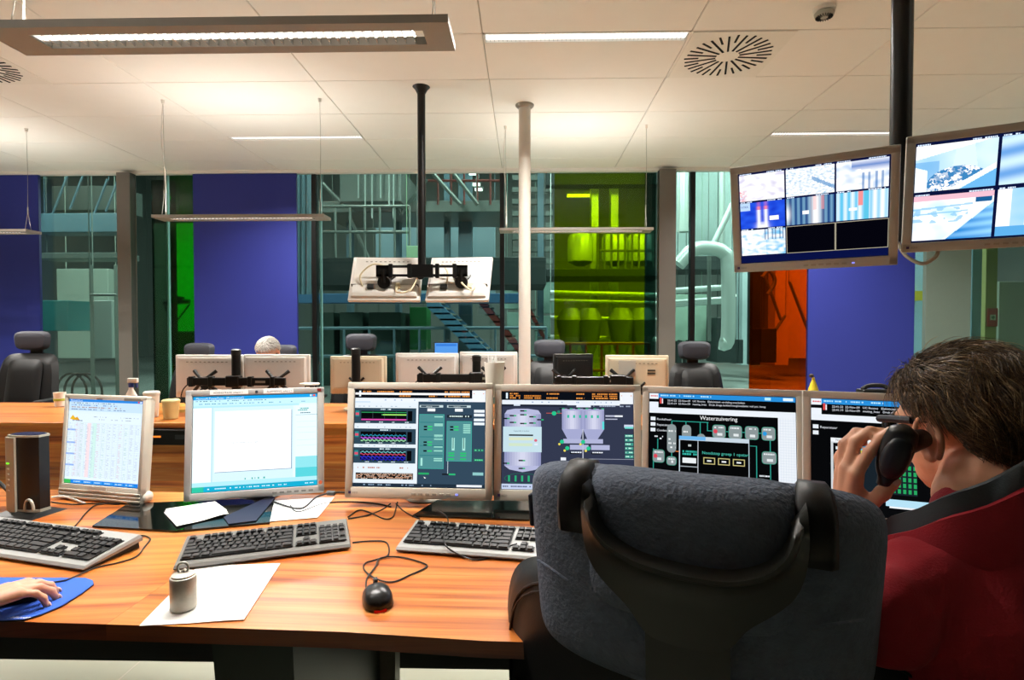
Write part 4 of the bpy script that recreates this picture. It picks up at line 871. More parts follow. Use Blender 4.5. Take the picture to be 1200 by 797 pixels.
def pic_silos(p):
    p.e = 1.0; p.r(0, 0, 1, 1, '343a50', 0); topbar(p); p.r(0, .13, .5, .15, '1c2232', 2); p.r(.09, .13, .14, .145, 'd8e4f4', 3); p.r(.57, .135, .68, .155, 'e8f0ff', 3); p.dashes(.7, .98, .137, .012, 'a8b4cc', 3, .6, 5)
    # left round vessel
    g = lambda a, c: (lambda s, t: [x + (y - x) * abs(s - .5) * 2 for x, y in zip(lin(c), lin(a))])
    p.poly([(.02, .23), (.04, .19), (.1, .175), (.2, .175), (.28, .19), (.30, .23), (.30, .36), (.02, .36)], 'b9bde0', 2)
    p.fn(.02, .23, .30, .36, g('8e93c0', 'dcdff4'), 14, 2, 3); p.poly([(.02, .62), (.30, .62), (.30, .76), (.26, .80), (.16, .825), (.06, .80), (.02, .76)], 'b9bde0', 2); p.fn(.02, .62, .30, .76, g('8e93c0', 'dcdff4'), 14, 2, 3)
    p.r(.01, .36, .305, .62, 'c9e4ee', 4); p.r(.055, .44, .24, .455, '10151c', 5); p.r(.055, .47, .24, .50, 'dfe8c8', 5); p.r(.055, .53, .235, .56, 'd4e8cc', 5); p.t(.09, .41, 'Capaciteit in bunker', .02, '506878', 6); p.ell(.26, .50, .012, .014, 'e06a80', 5); p.r(.25, .53, .275, .55, 'e8f0ff', 5)
    for u, v in ((.08, .24), (.16, .19), (.16, .23), (.23, .25), (.08, .31), (.16, .32), (.23, .315), (.03, .27), (.29, .28), (.15, .70), (.15, .78), (.03, .73)): p.r(u - .02, v, u + .012, v + .014, '0c1014', 6); p.r(u + .012, v, u + .03, v + .014, '30b878', 6)
    p.ell(.16, .89, .14, .055, '1f6a58', 3, 24); p.ell(.16, .89, .133, .05, '343a50', 4, 24); [p.r(.05 + .05 * k, .86, .065 + .05 * k, .92, '2cb078', 5) for k in range(4)]
    # hoppers
    p.poly([(.46, .17), (.78, .17), (.78, .38), (.73, .48), (.65, .48), (.62, .38), (.60, .48), (.50, .48), (.46, .38)], 'a8acd4', 3)
    p.fn(.46, .19, .615, .38, g('9498c4', 'dcdef4'), 10, 2, 4); p.fn(.625, .19, .78, .38, g('9498c4', 'dcdef4'), 10, 2, 4)
    for u in (.47, .63): p.r(u, .48, u + .14, .525, 'b4b8dc', 4); p.r(u + .05, .54, u + .19, .59, 'b4b8dc', 4); p.ell(u - .01, .51, .016, .02, '28c890', 5); p.ell(u + .03, .575, .016, .02, '28c890', 5); p.ell(u - .03, .535, .009, .012, 'f0e060', 5); p.ell(u + .01, .60, .009, .012, 'f0e060', 5); p.r(u + .05, .62, u + .12, .634, '101418', 5); p.dashes(u + .06, u + .14, .61, .012, 'f0f4ff', 6, .7, 3)
    for k in range(6): p.r(.50 + k * .045, .235, .515 + k * .045, .265, '30c0a0', 6); p.r(.44 + k * .06, .165, .46 + k * .06, .175, '0c1014', 6); p.r(.46 + k * .06, .165, .48 + k * .06, .175, '30b878', 6)
    p.r(.34, .215, .46, .222, 'c85a50', 3); p.ell(.40, .22, .018, .022, '28c890', 5); p.ell(.435, .205, .012, .016, '2a8a70', 5)
    p.r(.79, .235, .90, .25, 'c0c4dc', 3); p.r(.86, .235, .92, .252, 'f4f8ff', 4); p.r(.79, .27, .88, .28, 'c0c4dc', 3); p.r(.765, .30, .78, .38, '5ce0e0', 5)
    p.r(.93, .33, 1, .36, 'd0d8f0', 3); p.r(.935, .35, .998, .37, '7ae0d8', 4)
    for k in range(6): p.r(.935, .43 + k * .042, .998, .46 + k * .042, '3f9a8a', 3); p.dashes(.94, .99, .437 + k * .042, .012, 'd0fff0', 4, .7, k)
    p.r(.615, .38, .622, .72, 'c8ccdc', 4); p.r(.45, .67, .49, .70, 'f0f4ff', 4); p.r(.55, .68, 1, .684, 'b0b4c8', 3); p.r(0, .945, 1, 1, 'c8d4f0', 3); p.dashes(.01, .9, .965, .012, '40507c', 4, .6, 4)
def pic_water(p, alt=False):
    p.e = 1.0; p.r(0, 0, 1, 1, '07080a', 0); p.r(0, 0, 1, .045, '2a90dc', 1); p.dashes(.08, .45, .012, .014, 'b8e8ff', 2, .7, 3); p.r(.80, .008, .84, .035, 'c0f0ff', 2); p.r(.92, .008, .985, .035, 'e8f8ff', 2)
    p.r(0, 0, .065, .14, 'f0f6ff', 2); p.r(0, .055, .065, .085, '07080a', 3); p.dashes(.01, .06, .02, .012, 'e06060', 4, .9, 4); p.r(.075, .04, .088, .10, 'e04848', 3); p.r(.09, .05, .098, .10, 'f8e8f0', 3)
    p.t(.13, .075, '22:41:22  22-Nov-09   UC Rooms   Elektriciteit verdeling overbelast', .026, 'e8ecf4', 3); p.t(.13, .105, '22:41:19  22-Nov-09   meting_hvac   Druk droge bollen/menginstallatie: vuil pct. hoog', .026, 'e8ecf4', 3)
    p.r(0, .14, 1, .195, 'eef4fc', 2); p.r(.885, .18, 1, 1, 'eef4fb', 2)
    for k in range(30): p.r(.895, .22 + k * .025, .995, .2215 + k * .025, 'c8d6e6', 3)
    for k in range(6): p.r(.90 + .017 * k, .2, .9012 + .017 * k, 1, 'd0dcea', 3)
    for k, s in enumerate(('Rookafvoer', 'Reparatuur', 'Condensaat')):
        v = .24 + k * .055; 
        if not alt or k < 2: p.r(.01, v - .005, .045, v + .03, 'e8eef4', 3); p.t(.055, v + .026, s if not alt else ('Reparatuur', '')[k], .03, 'e8ecf4', 3)
    if not alt: p.t(.36, .245, 'Waterzuivering', .055, 'f4f6f8', 4)
    def node(u0, v0, u1, v1, dot=None, c='8d989a'):
        p.rr(u0 - .003, v0 - .004, u1 + .003, v1 + .004, '2f9a80', .02, 3); p.rr(u0, v0, u1, v1, c, .018, 4); p.dashes(u0 + .01, u1 - .01, v0 + .015, .014, 'e8eef0', 5, .8, int(u0 * 99)); p.r(u0 + .03, v1 - .045, u1 - .02, v1 - .02, 'e4eaec', 5)
        if dot: p.ell(u0 + .018, (v0 + v1) / 2, .014, .020, dot, 6)
    if not alt:
        tl = '2fa090'
        for a in ((.16, .265, .42, .272), (.16, .265, .166, .32), (.26, .265, .266, .32), (.36, .265, .366, .40), (.41, .265, .416, .35), (.41, .345, .45, .352), (.54, .345, .78, .352), (.83, .40, .836, .80), (.70, .47, .745, .476), (.74, .47, .746, .80), (.03, .55, .036, .76), (.03, .755, .22, .762), (.06, .45, .066, .55), (.16, .58, .166, .66), (.74, .80, .83, .806)): p.r(*a, tl, 2)
        p.rr(.13, .30, .195, .58, '8d989a', .03, 4); p.rr(.235, .30, .30, .58, '8d989a', .03, 4); p.rr(.34, .38, .40, .58, '8d989a', .03, 4)
        for v in (.36, .44, .48, .52): p.dashes(.14, .19, v, .016, 'f0f4f4', 6, .8, int(v * 99)); p.dashes(.245, .29, v, .016, 'f0f4f4', 6, .8, int(v * 98))
        for u, dt in ((.45, 'e04858'), (.56, None), (.67, None), (.78, '2a9ae0')): node(u, .29, u + .085, .41, dt)
        node(.78, .52, .87, .63); node(.80, .82, .87, .98); node(.03, .56, .11, .68, 'e04858'); node(.13, .62, .195, .70); node(.03, .78, .13, .88, None, 'a89098'); p.dashes(.04, .09, .82, .025, 'e05058', 6, .9, 8)
        p.dashes(.04, .1, .42, .014, 'e8ecf4', 4, .8, 7); p.dashes(.04, .09, .44, .014, 'e8ecf4', 4, .8, 8); p.dashes(.145, .21, .775, .014, 'e8ecf4', 4, .8, 9); p.dashes(.745, .83, .74, .014, 'e8ecf4', 4, .8, 9); p.dashes(.71, .79, .86, .014, 'e0c0c0', 4, .8, 9)
        p.r(.19, .56, .235, .568, 'e07838', 3); p.r(.16, .80, .24, .806, '4060d8', 3)
        # pop-up window
        p.r(.215, .41, .695, 1.0, 'c9d8e4', 7); p.r(.222, .45, .690, 1.0, '060708', 8); p.r(.215, .41, .40, .445, '70b8f0', 8); p.r(.345, .45, .350, 1, 'c9d0d8', 9)
        for v in (.70, .82, .91): p.r(.222, v, .345, v + .008, 'aab2ba', 9)
        p.dashes(.24, .34, .55, .018, '38b8a8', 9, .85, 4); p.dashes(.24, .34, .575, .018, '38b8a8', 9, .85, 5); p.r(.24, .62, .335, .67, 'eef2f4', 9); p.r(.235, .84, .28, .89, 'eef2f4', 9); p.r(.295, .84, .34, .89, 'eef2f4', 9); p.dashes(.28, .30, .49, .02, 'd0d8d8', 9, 1, 5)
        p.t(.375, .575, 'Noodstop groep 1 opstart', .040, '50c8b4', 9)
        for k in range(3): p.r(.385 + k * .10, .605, .465 + k * .10, .67, 'cbbf80', 9); p.r(.391 + k * .10, .613, .459 + k * .10, .662, '060708', 10); p.r(.41 + k * .10, .63, .44 + k * .10, .645, 'e8ecee', 11)
    else:
        p.r(.12, .345, 1, 1, 'd4dade', 3); p.r(.12, .345, 1, .38, 'f2f6fa', 4); p.r(.135, .39, 1, 1, '090a0c', 4); p.t(.15, .372, 'Noodstop installatie', .028, '405060', 5)
        for k in range(13): v = .42 + k * .044; p.r(.15, v, .18, v + .026, 'e4eaee', 5); p.t(.19, v + .023, 'Stop motor', .030, 'e4eaee', 5)
        p.r(.30, .395, .62, .44, '60b8e8', 6); p.r(.30, .44, .33, .47, 'e0d850', 6); p.r(.30, .47, .62, .8, '18222a', 5)
        for i in range(5):
            for j in range(5): p.r(.48 + i * .03, .55 + j * .05, .497 + i * .03, .585 + j * .05, '28a860', 7)
        p.r(.44, .84, 1, .90, 'b8e4f8', 6); p.r(.46, .90, 1, .915, 'f4f8fc', 7); p.r(.70, .70, .72, .86, 'd04058', 7); p.poly([(.68, .86), (.76, .80), (.84, .86)], 'd8e4ec', 7)
def nz(x, y, s=1, seed=0): return noise.noise(V((x * s, y * s, seed * 7.3))) * .5 + .5
def mixc(a, c, k): k = max(0, min(1, k)); return [x + (y - x) * k for x, y in zip(a, c)]
wh, lb, mb2, db = lin('ffffff'), lin('c4e8ff'), lin('4aa0e0'), lin('0c2a80')
def cctv(kind):
    def f(s, t):
        n = nz(s, t, 6, kind) ; n2 = nz(s, t, 18, kind + 3)
        if kind in (0, 6): return mixc(mixc(wh, lin('d8d4e8'), (n - .45) * 3), lin('e88a9a'), (1 - s * 4) * (t > .6) * (n2 > .5) * .8)
        if kind == 1:
            c = mixc(wh, lin('a8c8e0'), (n2 - .4) * 2.4)
            return mixc(c, lin('5a94c8'), .8 * (abs(t - (.45 + (s - .6) * .9)) < .07 and s > .55))
        if kind == 2:
            c = mixc(wh, lin('a8c4e8'), (n - .4) * 2); 
            if t < .42 - .2 * (1 - s) and s > .3: c = mixc(lin('6a8ac8'), wh, abs(t - .18) * 4)
            if s > .5 and t > .42 and (int(s * 24) % 3 == 0): c = mixc(c, lin('3a78b8'), .7)
            return c
        if kind == 3:
            c = mixc(lin('1230c0'), lin('2a60f0'), n)
            for cx in (.42, .58):
                d = abs(s - cx); c = mixc(c, lin('ff8a90') if t < .3 else wh, math.exp(-(d / .04) ** 2) * (.9 if t > .15 else .3))
            if t > .75: c = mixc(c, wh, math.exp(-((s - .5) / .12) ** 2) * (t - .7) * 4)
            if s < .22 and t < .3: c = lin('b8d4f0')
            if .66 < s < .86 and .58 < t < .72: c = wh
            return c
        if kind == 4:
            c = mixc(lin('1a4a88'), lin('9ad4f0'), .5 + .5 * sin(s * 55)); c = mixc(c, lin('0c3070'), .5)
            c = mixc(c, wh, math.exp(-((s - .62) / .09) ** 2)); c = mixc(c, wh, math.exp(-((s) / .08) ** 2 - ((t - .6) / .3) ** 2))
            if abs(s - .6) < .04 or abs(s - .76) < .03: c = mixc(c, lin('f0a0a0'), .5 * (t < .5))
            if .33 < s < .48 and .5 < t < .62: c = wh
            return c
        if kind == 5:
            c = mixc(lin('58c0e8'), wh, .45 + .35 * sin(s * 44) + (s - .5) * .4)
            if .44 < s < .52 and t < .5: c = lin('f09090')
            if .55 < s < .63: c = lin('5ac0e0')
            if .24 < s < .42 and .56 < t < .68: c = wh
            return c
        return wh
    return f
def pic_cctv9(p):
    p.e = 1.15; p.r(0, 0, 1, 1, '081040', 0); cw, chh = 1 / 3, .305
    for j in range(3):
        for i in range(3):
            k = j * 3 + i; u0, v0 = i * cw + .006, j * chh + .018
            if k in (7, 8): p.r(u0 - .004, v0 - .008, u0 + cw - .006, v0 + chh - .016, 'b0a890', 1); p.r(u0, v0 - .002, u0 + cw - .010, v0 + chh - .022, '04040c', 2); continue
            kk = {6: 6}.get(k, k)
            if k == 6: p.fn(u0, v0, u0 + cw - .012, v0 + chh - .02, lambda s, t: mixc(mixc(wh, lin('7ac4f0'), (nz(s, t, 9, 9) - .4) * 2 + (s > .55) * .3), lin('1a4a80'), .6 * (t < .4 and s > .5 and abs((s * 12) % 1 - .5) < .12)), 30, 22, 1)
            else: p.fn(u0, v0, u0 + cw - .012, v0 + chh - .02, cctv(kk), 44, 30, 1)
            p.dashes(u0 + .005, u0 + .09, v0 - .014, .011, 'd8e8ff', 3, .9, k); p.dashes(u0 + .2, u0 + cw - .03, v0 - .014, .011, 'd8e8ff', 3, .8, k + 9)
    p.t(.012, .375, 'VOER', .030, '2040a0', 4)
def pic_cctv4(p):
    p.e = 1.2; p.r(0, 0, 1, 1, '0a1238', 0)
    def f0(s, t):   # scrap grab in a hopper
        c = mixc(lin('9cd0f4'), lin('e8f8ff'), nz(s, t, 3, 1))
        if t < .30 - s * .32: return wh
        if s < .16 and t > .45 + s * .6: return mixc(wh, lb, .3)
        if t < .62 and abs(s - .62) < .10 + (t) * .1: c = mixc(lin('b8e4ff'), wh, .4)
        if s < .3 and t < .75 and t > .35: c = mixc(c, lin('5aa4dc'), .6)
        if t > 1.35 - s * .85 : return mixc(lin('f4fcff'), lin('6ab4e8'), 1 * (t > 1.48 - s * .85))
        d = ((s - .55) / .40) ** 2 + ((t - .88) / .38) ** 2
        if d < 1:
            q = noise.cell(V((s * 24 + noise.noise(V((s * 30, t * 22, 3))) * 1.2, t * 18 + noise.noise(V((s * 30, t * 22, 9))) * 1.2, 0))); return mixc(lin('3a80b8'), wh, q * 1.9 + .1)
        return c
    def f1(s, t):   # conveyor
        c = mixc(wh, lin('bfe6fa'), (nz(s, t, 4, 2) - .4) * 2)
        if t < .12: return lin('e8b8c8')
        if s < .75 and abs(t - .30 + s * .08) < .02 or abs(t - .42 + s * .05) < .015 and s < .7: c = mixc(c, lin('6ab8e8'), .7)
        if nz(s, t, 10, 4) > .62 and .3 < t < .62 and s < .7: c = mixc(c, lin('8ac4e8'), .8)
        e0 = 1.18 - t * .75; e1 = 1.02
        if t > .15 and s > e0 - .05 and s < e0: return lin('e8f8ff')
        if t > .2 and e0 < s: c = mixc(lin('2a84d0'), lin('9ad8ff'), .5 + .5 * sin((t + s * .1) * 34) * .5 + (s - .85))
        if .78 < s < .98 and .12 < t < .22: c = lin('1a5a90')
        return c
    def f2(s, t): return mixc(lin('3a8ad8'), lin('d8f4ff'), .5 + .5 * sin(t * 14 + s * 3) * .7)
    def f3(s, t): return mixc(lin('8acaf4'), wh, 1.0 * (int(s * 6) % 2 == 0) * .8 + nz(s, t, 5, 8) * .3) if t < .8 else lin('5aa8e0')
    for i, (u0, v0, f) in enumerate(((.0, .02, f0), (.0, .52, f1), (.505, .02, f2), (.505, .52, f3))):
        p.fn(u0 + .003, v0 + .008, u0 + .488, v0 + .465, f, 96, 68, 1)
        p.dashes(u0 + .01, u0 + .10, v0 - .008, .014, 'd8e8ff', 3, .9, i); p.dashes(u0 + .34, u0 + .48, v0 - .008, .014, 'd8e8ff', 3, .95, i + 5)

# ---------------------------------------------------------------- near monitors
def monitor(label, c, yaw, tilt, w, h, pic, bez=.022, bot=.034, body=None, depth=.055, stand=True, base_z=DZ, extra=None, name='monitor', logo=None, disp_e=None):
    t = thing(name, label, 'monitor', (c[0], c[1], base_z), R(yaw)); body = body or M_beige
    X = Mx.Translation((0, 0, c[2] - base_z)) @ Mx.Rotation(-R(tilt), 4, 'X')
    # bezel: four bars with bevels, so the panel sits recessed
    b = MB(X); d = .022
    b.b2(-w / 2, w / 2, 0, d, h / 2 - bez, h / 2, .003, 2); b.b2(-w / 2, w / 2, 0, d, -h / 2, -h / 2 + bot, .003, 2)
    b.b2(-w / 2, -w / 2 + bez, 0, d, -h / 2 + .002, h / 2 - .002, .003, 2); b.b2(w / 2 - bez, w / 2, 0, d, -h / 2 + .002, h / 2 - .002, .003, 2)
    bz_ = b.build('bezel', body, t)
    b = MB(X); rr = lambda k, y, j=0: [(-w / 2 * k, y, -h / 2 * k), (w / 2 * k, y, -h / 2 * k), (w / 2 * k, y, h / 2 * k), (-w / 2 * k, y, h / 2 * k)]
    b.loft([rr(.985, .018), rr(.985, .024), rr(.95, .03), rr(.9, depth), rr(.82, depth + .012)]); b.build('back_shell', body, t, smooth=False)
    sw, sh = w - 2 * bez, h - bez - bot; zc = (bot - bez) / 2
    MB(X).b2(-sw / 2 - .002, sw / 2 + .002, .006, .02, zc - sh / 2 - .002, zc + sh / 2 + .002).build('panel_edge', M_black, t, smooth=False)
    p = Pic(sw - .003, sh - .003, 0); pic(p); p.build('display', t, X @ Mx.Translation((0, .0055, zc)))
    if logo != False:
        MB(X).b2(-w / 2 + .012, -w / 2 + .020, -.0008, .001, -h / 2 + bot * .4, -h / 2 + bot * .4 + .008).build('logo', mat('logo_violet', '4a3c6a', .5), bz_, smooth=False)
        vs, fs = text_mesh(logo or 'EIZO', .008, X @ Mx.Translation((-w / 2 + .024, -.0008, -h / 2 + bot * .42)) @ Mx.Rotation(PI / 2, 4, 'X'))
        b = MB(); b.add(vs, fs); b.build('logo_text', mat('logo_grey', '6a655e', .5), bz_, smooth=False)
        b = MB(X)
        for k in range(6): b.b2(-.02 + k * .022, -.006 + k * .022, -.0012, .001, -h / 2 + bot * .35, -h / 2 + bot * .55, .0005)
        b.build('buttons', mat('button_beige', 'a79f90', .45), bz_, smooth=False)
        MB(X).b2(.118, .126, -.0012, .001, -h / 2 + bot * .38, -h / 2 + bot * .55).build('power_light', emit('led_blue', '8c90ff', 1.2), bz_, smooth=False)
    if stand:
        hz = c[2] - base_z
        MB().cyl((0, .095, .008), (0, .085, hz), .022, n=14).build('stand_neck', M_black, t)
        MB().lathe([(.062, 0), (.066, .003), (.06, .009), (.03, .016), (.02, .03)], (0, .095 if stand is True else stand, .0)).build('stand_base', M_alu if stand is True else M_black, t)
        MB().cyl((0, .05, hz), (0, .1, hz), .03, n=12).build('stand_joint', M_black, t)
    if extra: extra(t, X, w, h)
    return t
def ex1(t, X, w, h):
    bz = [c for c in t.children if c.name.startswith('bezel')][0]
    b = MB(X)
    for k in range(3): b.b2(-w / 2 + .004, w / 2 - .002, -.004, .004, -h / 2 + .006 + k * .011, -h / 2 + .0105 + k * .011, .001)
    b.build('speaker_grille', M_beige, t)
    MB(X).box((0, .028, -h / 2 + .018), (w + .012, .05, .036), None, .016, 3).build('chin', M_beige, t)
    for u, lw_ in ((-.28, .36), (.12, .34)): MB(X).b2(w * u - w * lw_ / 2 + .01, w * u + w * lw_ / 2, -.0008, .001, h / 2 - .015, h / 2 - .006).build('name_strip', mat('strip_pale', 'cfc9be', .6), bz, smooth=False)
    MB(X).b2(w * .24, w * .44, -.0009, .001, h / 2 - .016, h / 2 - .007).build('name_strip', mat('strip_grey', '8c867a', .6), bz, smooth=False)
    MB(X).b2(-.04, .035, -.0052, -.004, -h / 2 + .034, -h / 2 + .046).build('paper_label', mat('strip_pale', 'cfc9be', .6), bz, smooth=False)
M_silver = mat('monitor_silver', 'b8b6b2', .42, .15)
def ex2(t, X, w, h):
    bz = [c for c in t.children if c.name.startswith('bezel')][0]
    for u0, u1, s_ in ((-.33, -.06, 'ADMINISTRATIE  scherm 1'), (.05, .27, 'ALARMERING  scherm 2')):
        MB(X).b2(w * u0, w * u1, -.0012, .001, h / 2 - .016, h / 2 - .003).build('label_strip', M_paper, bz, smooth=False)
        vs, fs = text_mesh(s_, .0075, X @ Mx.Translation((w * u0 + .01, -.0014, h / 2 - .0125)) @ Mx.Rotation(PI / 2, 4, 'X')); MB().add(vs, fs).build('label_text', M_black, bz, smooth=False)
    b = MB(X); b.cyl((0, -.001, h / 2 - .010), (0, .001, h / 2 - .010), .0045, n=14); b.build('logo', mat('logo_dark', '3a3f48', .4), bz)
    MB(X).b2(w * .45, w * .48, -.001, .001, h / 2 - .013, h / 2 - .004).build('sticker', mat('sticker_red', '7a1e18', .5), bz, smooth=False)
    MB(X).cyl((w * .475, -.001, -h / 2 + .034), (w * .475, .001, -h / 2 + .034), .006, n=14).build('round_sticker', mat('sticker_orange', 'd0603a', .5), bz)
    b = MB(X)
    for k in range(6): b.b2(w * .12 + k * .022, w * .12 + .014 + k * .022, -.0012, .001, -h / 2 + .008, -h / 2 + .014, .0005)
    b.build('buttons', mat('button_silver', '7e7b76', .4), bz, smooth=False)
monitor('beige monitor with spreadsheet at left, above the dark glass plate', (-1.365, 1.775, .912), -12, 5, .328, .338, pic_sheet, .014, .048, None, .05, .07, DZ, ex1, logo=False)
monitor('silver monitor showing a blank white slide', (-.862, 1.778, .931), 16, 6, .413, .345, pic_slides, .02, .024, M_silver, .05, .07, DZ, ex2, logo=False)
monitor('beige monitor with trend charts beside teal process boxes', (-.331, 1.741, .948), -2.4, 6, .462, .36, pic_trend)
monitor('beige monitor with round vessel and twin silo diagram, behind the chair', (.132, 1.738, .943), -1.9, 6, .455, .36, pic_silos, stand=.07)
monitor('beige monitor with black water treatment diagram titled Waterzuivering', (.572, 1.651, .943), -15, 8, .449, .36, lambda p: pic_water(p), .02, stand=.07)
monitor('beige monitor with black stop list window, beside the man on the phone', (.972, 1.488, .947), -20, 8, .435, .36, lambda p: pic_water(p, True), .02, stand=.07)

# camera-image monitors on the black ceiling pole
M_cc = mat('cctv_frame', 'bab6ac', .45)
def exc(t, X, w, h): MB(X).box((0, .09, 0), (.12, .06, .12), None, .01).build('wall_mount', M_blackm, t)
def cctvmon(label, c, yaw, tilt, w, h, pic, n):
    return monitor(label, c, yaw, tilt, w, h, pic, .024, .03, M_cc, .06, False, c[2] - h / 2, exc, 'camera_monitor', 'EIZO')
cctvmon('camera monitor with nine image tiles, two black, hanging left of the black ceiling pole', (.927, 1.859, 1.668), -30.4, -16, .48, .36, pic_cctv9, 9)
cctvmon('camera monitor with hopper and conveyor images cut by the right picture edge', (1.41, 1.72, 1.717), -27, -14, .46, .36, pic_cctv4, 4)
PYP = 2.02; px_ = aty(1056.5, 90, PYP).x
t = thing('ceiling_pole', 'thick black ceiling pole carrying the two camera monitors at right', 'pole', (px_, PYP, 1.6))
MB().cyl((0, 0, 0), (0, 0, ZC - 1.6 - .002), .0335, n=24).build('shaft', M_blackm, t)
MB().lathe([(.04, ZC - 1.6 - .05), (.05, ZC - 1.6 - .02), (.07, ZC - 1.6 - .003)]).build('ceiling_rosette', M_blackm, t)
MB().cyl((0, 0, .07), (-.33, -.06, .07), .02).build('arm', M_blackm, t); MB().cyl((0, 0, .12), (.05, -.19, .12), .02).build('arm', M_blackm, t)
pts = [aty(1052, 285, 1.95), aty(1062, 300, 1.9), aty(1080, 309, 1.85), aty(1094, 303, 1.83), aty(1099, 296, 1.83), aty(1102, 280, 1.83)]
solo(MB().tube(pts, .006, 8, 6), 'cable', mat('cord_grey', '9d9684', .5), 'grey cable looping below the gap between the two camera monitors', 'cable')

# ---------------------------------------------------------------- keyboards
def keyboard(label, fl_, fr_, body, kc, lift=.026):
    a, c = V(fl_), V(fr_); L = (c - a).length; d = (c - a) / L; yaw = math.atan2(d.y, d.x)
    t = thing('keyboard', label, 'keyboard', (a.x, a.y, DZ), yaw); D = min(.165 * L / .44, .148)
    X = Mx.Rotation(math.atan2(lift * .6, D), 4, 'X'); T = .014
    b = MB(X)
    b.loft([[(.004, .0, .003), (L - .004, .0, .003), (L, D, .001), (0, D, .001)], [(0, -.004, .009), (L, -.004, .009), (L, D, T - .004), (0, D, T - .004)], [(.002, .002, T), (L - .002, .002, T), (L - .003, D - .004, T + .004), (.003, D - .004, T + .004)]])
    kb_ = b.build('case', body, t, smooth=False)
    MB().loft([[(.01, .02, .001), (L - .01, .02, .001), (L - .01, D - .003, .001), (.01, D - .003, .001)], [(.01, .02, .004), (L - .01, .02, .004), (L - .01, D - .006, lift * .75), (.01, D - .006, lift * .75)]]).build('underside', M_black, t, smooth=False)
    protos = {}
    def key(x, y, w, dd=.0165):
        k = (round(w, 4), round(dd, 4))
        if k not in protos:
            b = MB(); g = .0011; q = .0022
            b.loft([[(g, g, 0), (w - g, g, 0), (w - g, dd - g, 0), (g, dd - g, 0)], [(g + q * .8, g + q * .5, .0075), (w - g - q * .8, g + q * .5, .0075), (w - g - q * .8, dd - g - q, .0085), (g + q * .8, dd - g - q, .0085)]])
            o = b.build('key', kc, kb_, smooth=False); protos[k] = o
        else: o = protos[k].copy(); COL.objects.link(o)
        o.matrix_local = X @ Mx.Translation((x, y, T + .0005 + .004 * y / D))
    u = L / 24.2; v = D * .112; y0 = D * .14
    rows = [[1.4, 1.1, 1.3, 6.2, 1.3, 1.1, 1.1, 1.5], [2.3] + [1] * 10 + [2.7], [1.75] + [1] * 11 + [2.25], [1.5] + [1] * 12 + [1.5], [1] * 13 + [2]]
    for j, row in enumerate(rows):
        x = u * .7
        for w in row: key(x, y0 + j * v * 1.06, w * u, v * 1.04); x += w * u
    yt = y0 + 5 * v * 1.06 + v * .45
    bed = MB(X)
    for xa, xb, ya_, yb_ in ((.7, 15.7, y0, y0 + 5 * v * 1.06), (16.2, 19.2, y0 + 3 * v * 1.06, y0 + 5 * v * 1.06), (16.2, 19.2, y0, y0 + v * 1.05), (17.2, 18.2, y0, y0 + 2 * v * 1.05), (19.6, 23.6, y0, y0 + 5 * v * 1.06), (.7, 1.7, yt, yt + v * .9), (2.7, 6.7, yt, yt + v * .9), (7.2, 11.2, yt, yt + v * .9), (11.7, 15.7, yt, yt + v * .9), (16.2, 19.2, yt, yt + v * .9)):
        bed.b2(u * xa - .0008, u * xb + .0008, ya_ - .0008, yb_ + .0008, T + .003, T + .0052)
    bed.build('key_bed', M_black, kb_, smooth=False)
    key(u * .7, yt, u, v * .9)
    for g_ in range(3):
        for k in range(4): key(u * (2.7 + g_ * 4.5 + k), yt, u, v * .9)
    for k in range(3):
        key(u * (16.2 + k), yt, u, v * .9)
        for j in (3, 4): key(u * (16.2 + k), y0 + j * v * 1.06, u, v * 1.04)
        key(u * (16.2 + k), y0, u, v * 1.04)
    key(u * 17.2, y0 + v * 1.06, u, v * 1.04)
    for k in range(4):
        for j in range(5):
            if (k == 3 and j in (0, 2)) or (j == 0 and k == 1): continue
            key(u * (19.6 + k), y0 + j * v * 1.06, u * (2 if j == 0 and k == 0 else 1), v * 1.04)
    return t
M_kgrey = mat('keyboard_silver', '9fa09e', .45, .2); M_kdark = mat('keyboard_dark', '39393a', .4); M_key = mat('key_black', '1d1d1e', .5)
q = lambda x, y, z=.755: tuple(atz(x, y, z))[:2] + (DZ,)
keyboard('silver keyboard with black keys at left, edge cut by the picture', q(-80, 636), q(100, 663), M_kgrey, M_key, .032)
keyboard('dark grey keyboard with black keys before the slide monitor', q(203, 663), q(411, 637), mat('keyboard_grey_dark', '74736f', .45, .2), M_key)
keyboard('silver keyboard with black keys partly behind the chair', q(464, 640), q(668, 655), M_kgrey, M_key)

